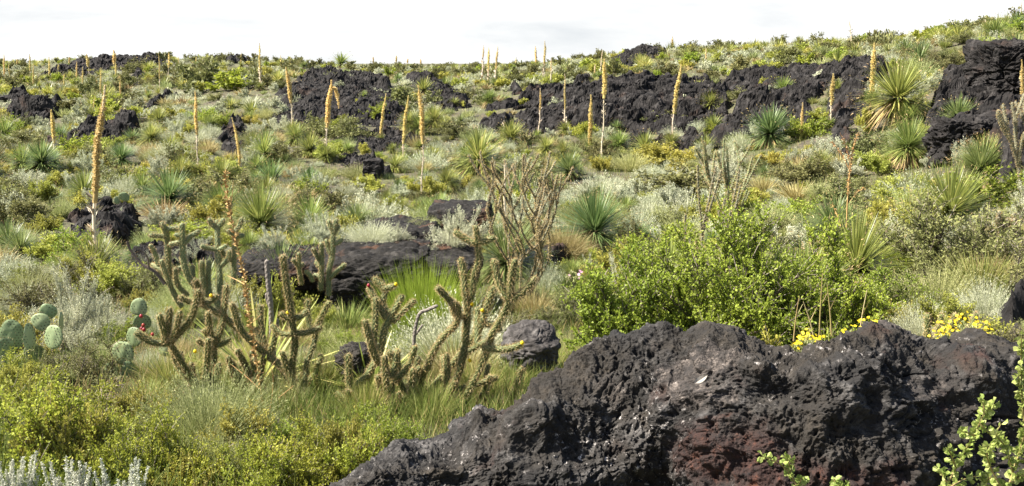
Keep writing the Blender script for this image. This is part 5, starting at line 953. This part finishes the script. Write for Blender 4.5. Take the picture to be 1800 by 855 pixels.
# leafy sprigs close to the camera
def sprig(label, lines, Y0, lf=.022):
    b = P3(*lines[0][0], Y0); o = empty('leafy_sprig', b); gf = G()
    for i, a in enumerate(lines):
        P_ = np.array([P3(u, v, Y0 + .05 * math.sin(q + i)) for q, (u, v) in enumerate(a)]) - b; C = catmull(P_, .006); n_ = len(C); T = nrm(np.gradient(C, axis=0))
        S = nrm(np.cross(T, [0.1, 1, .1])); Bn = np.cross(T, S); a_ = np.linspace(0, 6.2832, 7)[:-1]; rad = np.linspace(.0045, .0018, n_) * (1 if i == 0 else .7)
        V = C[:, None] + (S[:, None] * np.cos(a_)[None, :, None] + Bn[:, None] * np.sin(a_)[None, :, None]) * rad[:, None, None]
        g = G(); ii = np.arange(n_ - 1)[:, None] * 6; j = np.arange(6)[None]; g.add(V, np.stack([ii + j, ii + (j + 1) % 6, ii + 6 + (j + 1) % 6, ii + 6 + j], -1).reshape(-1, 4), .5)
        g.obj('stem', M['straw'], o)
        m_ = int(n_ * .006 / .0085) * 2; k = rg.integers(2, n_, m_); Dl = nrm(rdir(m_) + T[k] * .7); L = lf * rg.uniform(.55, 1.2, m_)
        # folded, lobed little leaves: two cupped halves with three points each
        S2_ = side_of(Dl); N2 = np.cross(S2_, Dl); P0 = C[k] + Dl * .004
        for sg_ in (1, -1):
            e1 = P0 + Dl * (L * .35)[:, None] + S2_ * (sg_ * L * .42)[:, None] + N2 * (L * .16)[:, None]; e2 = P0 + Dl * (L * .75)[:, None] + S2_ * (sg_ * L * .40)[:, None] + N2 * (L * .22)[:, None]; e3 = P0 + Dl * L[:, None] + N2 * (L * rg.uniform(-.2, .1, m_))[:, None]; mid = P0 + Dl * (L * .5)[:, None]
            gf.add(np.stack([P0, e1, e2, mid], 1), np.arange(m_ * 4).reshape(-1, 4), np.repeat(rg.uniform(.2, 1, m_), 4)); gf.add(np.stack([mid, e2, e3], 1), np.arange(m_ * 3).reshape(-1, 3), np.repeat(rg.uniform(.2, 1, m_), 3))
    gf.obj('leaves', M['sprigleaf'], o); return tag(o, label, 'plant')
M['sprigleaf'] = foliage('sprig_leaf', [(0, (.13, .19, .035)), (.6, (.27, .33, .08)), (1, (.42, .44, .16))], .4, .5, .08, .01)
sprig('leafy sprig rising in front of the boulder at bottom right of centre', [[(1410, 900), (1398, 850), (1376, 820), (1340, 802)], [(1395, 845), (1388, 820), (1385, 806)], [(1400, 860), (1410, 840)]], 3.0)
sprig('small leafy tip just right of the sprig at the bottom edge', [[(1475, 900), (1470, 862), (1466, 842)], [(1472, 870), (1490, 850)], [(1472, 872), (1455, 856)]], 3.0)
sprig('tall leafy branch crossing the boulder near the lower right corner', [[(1630, 900), (1665, 850), (1698, 790), (1715, 760), (1730, 728), (1746, 712)], [(1665, 850), (1650, 825)], [(1680, 822), (1668, 790)], [(1712, 765), (1690, 758)], [(1730, 728), (1728, 705)], [(1722, 745), (1748, 770), (1772, 788)], [(1650, 870), (1690, 845), (1725, 835)], [(1700, 880), (1730, 850), (1742, 838)]], 2.9)
sprig('leafy branches in the lower right corner of the view', [[(1760, 910), (1772, 860), (1790, 800), (1802, 760)], [(1768, 870), (1745, 830), (1735, 800), (1742, 780)], [(1780, 830), (1770, 790), (1752, 765), (1760, 745)], [(1775, 850), (1800, 835)], [(1762, 890), (1745, 870), (1730, 860)]], 2.8)
sprig('vertical leafy twig at the right edge in front of the boulder', [[(1812, 860), (1803, 780), (1798, 720), (1795, 650), (1796, 590)], [(1800, 740), (1810, 700)], [(1797, 680), (1790, 660)]], 2.8)
# yellow flower clumps along the boulder crest, pink flowers, fallen leaf
def flowers(label, u, vb, w_, h_, Y0, n_=60, mat='yellow', fs=.0115):
    def gp(W, Hh):
        a, b = shrub(Hh * .85, W * .5, 12, 14, 10, .016, .006, .8, .3, .003, .35, .3)
        fl = [G() for _ in range(n_)]; x = rg.uniform(-1, 1, n_); y = rg.uniform(-.4, .4, n_); c = np.stack([x * W * .48, y * W * .5, Hh * (1.02 - .45 * x * x) * rg.uniform(.45, 1.2, n_)], -1)
        nn_ = nrm(rdir(n_) * .5 + [0, -.5, .8]); s1 = side_of(nn_); s2 = np.cross(nn_, s1)
        for k in range(7):
            an = k / 7 * 6.283; d = s1 * math.cos(an) + s2 * math.sin(an); pd = s1 * -math.sin(an) + s2 * math.cos(an)
            pet = np.stack([c, c + d * fs * .6 + pd * fs * .26, c + d * fs + nn_ * fs * .1, c + d * fs * .6 - pd * fs * .26], 1); rv_ = rg.uniform(0, 1, n_)
            for i_ in range(n_): fl[i_].add(pet[i_], [[0, 1, 2, 3]], rv_[i_])
        return [('foliage', M['pale'], a), ('stems', M['wood'], b)] + [('flower', M[mat], f_) for f_ in fl]
    p = P3(u, vb, Y0); s = Y0 / F; o = empty('yellow_flowers' if mat == 'yellow' else 'pink_flowers', p)
    for pn, m_, gg in gp(w_ * s, h_ * s): gg.obj(pn, m_, o)
    return tag(o, label, 'flowers')
flowers('yellow flowers in the notch of the boulder crest', 1422, 632, 76, 46, 5.6, 50)
flowers('yellow flowers peeking over the crest left of the boulder peak', 1520, 606, 90, 42, 5.7, 55)
flowers('wide clump of yellow flowers right of the boulder peak', 1690, 612, 110, 54, 5.8, 100)
flowers('few pink flowers left of the large leafy bush', 1010, 500, 34, 26, 9.3, 12, 'pink', .018)
g = G(); a = np.linspace(-1, 1, 9); A_, B_ = np.meshgrid(a, a); V = np.stack([A_ * .035, B_ * .014 * (1 - A_ ** 2 * .85), .006 * np.abs(B_) + .008 * A_ ** 2], -1).reshape(-1, 3); idx = np.arange(81).reshape(9, 9)
g.add(V, np.stack([idx[:-1, :-1], idx[:-1, 1:], idx[1:, 1:], idx[1:, :-1]], -1).reshape(-1, 4), .8)
lf = g.obj('fallen_leaf', M['deadwood'], loc=P3(1231, 668, 4.18)); lf.rotation_euler = (R(50), R(-25), R(20)); tag(lf, 'pale curled fallen leaf lying on top of the boulder', 'leaf')
# ---------------------------------------------------------------- scattered scrub
OC = np.array(OCC)
def scatter():
    cand = []
    for (y0, y1, st) in ((3.5, 9, .62), (9, 17, .70), (17, 30, .80), (30, 50, .98), (50, 80, 1.25), (80, 130, 1.9), (130, 230, 3.4)):
        hw = y1 * .66; nx = int(2 * hw / st); ny = int((y1 - y0) / st) + 1; X, Y = np.meshgrid(np.linspace(-hw, hw, nx), np.linspace(y0, y1, ny, endpoint=False))
        X = X.ravel() + rg.uniform(-.42, .42, X.size) * st; Y = Y.ravel() + rg.uniform(-.42, .42, Y.size) * st; ok = (np.abs(X / Y) < .62) & (Y > 3.3); cand.append(np.stack([X[ok], Y[ok]], -1))
    return np.concatenate(cand)
CA = scatter(); Zc = ground(CA[:, 0], CA[:, 1]); ok = np.ones(len(CA), bool)
for W in LAVA:
    pw = np.array(W); b0, b1 = pw.min(0), pw.max(0); m_ = (CA[:, 0] > b0[0]) & (CA[:, 0] < b1[0]) & (CA[:, 1] > b0[1]) & (CA[:, 1] < b1[1]) & ok
    ix = np.where(m_)[0]; ins = inpoly(CA[ix, 0], CA[ix, 1], W); ok[ix[ins & (rg.uniform(0, 1, len(ix)) > .11)]] = False
U_, V_ = proj(CA[:, 0], CA[:, 1], Zc + .3)
# keep the boulder, the front rocks, the stacked blocks and the sight of the front cacti clear
for i in range(len(CA)):
    if not ok[i]: continue
    x, y = CA[i]; d = np.hypot(OC[:, 0] - x, OC[:, 1] - y)
    if (d < OC[:, 2] * .85 + .05).any(): ok[i] = False
    u = U_[i]
    if y < 6.6 and u > 560: ok[i] = False
    if y < 7.3 and u > 380 and u < 960: ok[i] = False
    if y < 5.2: ok[i] = False
    if 11 < y < 13.4 and 420 < u < 860: ok[i] = False
    if 13.4 <= y < 17 and 630 < u < 880: ok[i] = False
CA, Zc, U_, V_ = CA[ok], Zc[ok], U_[ok], V_[ok]
zn = fbm(v3(CA[:, 0], CA[:, 1]) * .22, 3, 201); zn2 = fbm(v3(CA[:, 0], CA[:, 1]) * .5, 2, 211)
KPA = np.array(KEEP); OPX = [((min(a[0] for a in o_[0]), min(a[1] for a in o_[0]), max(a[0] for a in o_[0]), max(a[1] for a in o_[0])), o_[0]) for o_ in OUT]
order = np.argsort(CA[:, 1]); KN = ['sage', 'pale', 'olive', 'yg', 'green', 'straw', 'grass', 'sotol']; stuff = {k: [] for k in KN}; made = {k: 0 for k in KN}
made.update({k: v for k, v in CNT.items()}); made['sotol'] = 100
PR = {'near': np.array([.18, .17, .15, .18, .14, .02, .16, .0]), 'mid': np.array([.30, .12, .11, .10, .06, .09, .05, .20]), 'far': np.array([.31, .17, .15, .12, .05, .11, .02, .09])}
SZ = {'sage': (.5, 1.0), 'pale': (.45, .9), 'olive': (.5, 1.2), 'yg': (.42, .85), 'green': (.5, 1.1), 'straw': (.35, .65), 'grass': (.35, .65), 'sotol': (.8, 1.35)}
for i in order:
    x, y = CA[i]; pr = PR['near' if y < 12 else ('mid' if y < 50 else 'far')].copy()
    pr[0] *= math.exp(3.2 * zn[i]); pr[2] *= math.exp(-2.6 * zn[i]); pr[3] *= math.exp(2.6 * zn2[i]); pr[5] *= math.exp(-2.8 * zn2[i]); pr[7] *= math.exp(-1.5 * zn[i]); pr /= pr.sum()
    k = KN[int(rg.choice(8, p=pr))]; h = rg.uniform(*SZ[k]) * (1.05 if y < 12 else 1.)
    hp = h * F / y; vt = float(proj(x, y, Zc[i] + h * .8)[1]); cov = (y < KPA[:, 2] - .15) & (np.abs(U_[i] - KPA[:, 0]) < hp * .55 + KPA[:, 3]) & (vt < KPA[:, 1]) & (V_[i] > KPA[:, 1] - 4)
    if cov.any() and rg.uniform() < .88:
        h *= .42; hp *= .42; vt = float(proj(x, y, Zc[i] + h * .8)[1]); cov = (y < KPA[:, 2] - .15) & (np.abs(U_[i] - KPA[:, 0]) < hp * .55 + KPA[:, 3]) & (vt < KPA[:, 1] - 2) & (V_[i] > KPA[:, 1] - 4)
        if cov.any(): continue
    if any(p0[0] < U_[i] < p0[2] and p0[1] < vt < p0[3] and inpoly(np.array([U_[i]]), np.array([vt + hp * .15]), pp)[0] and not inpoly(np.array([U_[i]]), np.array([V_[i]]), pp)[0] for p0, pp in OPX) and rg.uniform() < .92: h *= .4
    vis = -60 < U_[i] < 1860 and V_[i] < 900
    if y < 14 and (U_[i] < -500 or U_[i] > 2300 or V_[i] > 1100): continue
    if (made[k] < 292 and vis) or y < 14:
        made[k] += 1; p = np.array([x, y, Zc[i]])
        if k == 'sotol': sotol('sotol' if rg.uniform() < .7 else 'blue', p, h * .75, lv=None)
        else: place(k, p, h, w=h * rg.uniform(1.2, 1.75), lv=(None if y >= 12 else 0))
    else: stuff[k].append((x, y, Zc[i], h))
for k in KN:
    if not stuff[k]: continue
    g = G(); g2 = G()
    for (x, y, z, h) in stuff[k]:
        if k == 'sotol':
            a = SOT['sotol'][2][rg.integers(4)]; V = xform(a[2], (x, y, z), h * .75, rg.uniform(0, 6.28)); g.add(V, a[2][2], np.clip(a[2][1] + rg.uniform(-.15, .15), 0, 1))
            V = xform(a[3], (x, y, z), h * .75, 0); g.add(V, a[3][2], a[3][1], 1)
        else:
            e_ = FAM[k]['lod'][2]; a = e_[rg.integers(len(e_))]['a']; V = xform(a, (x, y, z - .03), h * 1.1, rg.uniform(0, 6.28)); mi = a[4]; r_ = np.clip(a[1] + rg.uniform(-.22, .22), 0, 1)
            g.V.append(V); g.r.append(r_); g.Q.append(a[2] + g.n); g.qm.append(mi); g.n += len(V)
    nm = {'sotol': 'distant_sotols'}.get(k, 'distant_' + FAM[k]['name'] + 's' if k != 'sotol' else '')
    o = g.obj(nm, [M['sotol'], M['skirt']] if k == 'sotol' else [FAM[k]['mat'], M['wood']])
    tag(o, 'uncounted ' + ('sotols' if k == 'sotol' else FAM[k]['ph'] + 's') + ' covering the far slopes and the ground beyond the view', 'scrub', kind='stuff')
print('made', made, {k: len(v) for k, v in stuff.items()})
# ground grass between the shrubs
def grassfield(n_, y0, y1, hh, w_, mat, name, label, thr, seed):
    y = np.exp(rg.uniform(math.log(y0), math.log(y1), n_)); x = y * rg.uniform(-.62, .62, n_); Pn = v3(x, y)
    d = fbm(Pn * .7, 3, seed); ok = d > thr + rg.normal(size=n_) * .18
    for W in LAVA:
        pw = np.array(W); b0, b1 = pw.min(0), pw.max(0); m_ = ok & (x > b0[0]) & (x < b1[0]) & (y > b0[1]) & (y < b1[1]); ix = np.where(m_)[0]; ok[ix[inpoly(x[ix], y[ix], W)]] = False
    u, v = proj(x, y, ground(x, y)); ok &= ~((y < 6.0) & (u > 560)) & ~((y > 12) & (y < 13.3) & (u > 420) & (u < 850))
    x, y = x[ok], y[ok]; P_ = np.stack([x, y, ground(x, y) - .02], -1); m_ = len(x); sc_ = np.sqrt(np.clip(y / 9, .8, 6))
    D = nrm(rdir(m_) * [.45, .45, .1] + [0, 0, 1]); g = G()
    blades(g, P_, D, hh * rg.uniform(.4, 1.25, m_), w_ * sc_, rg.uniform(.05, .5, m_), 3, np.clip(rg.uniform(0, .7, m_) + .3 * fbm(P_ * 1.3, 2, 5), 0, 1), 0, True, .6)
    tag(g.obj(name, M[mat]), label, 'grass', kind='stuff')
grassfield(220000, 4.5, 80, .34, .006, 'grass', 'ground_grass', 'green wild grass growing between the shrubs', -.15, 301)
grassfield(100000, 4.5, 90, .28, .006, 'straw', 'dry_ground_grass', 'dry straw grass and litter between the shrubs', .0, 305)
settle_labels()
print('objects', len(bpy.data.objects), 'verts', sum(len(m_.vertices) for m_ in bpy.data.meshes))
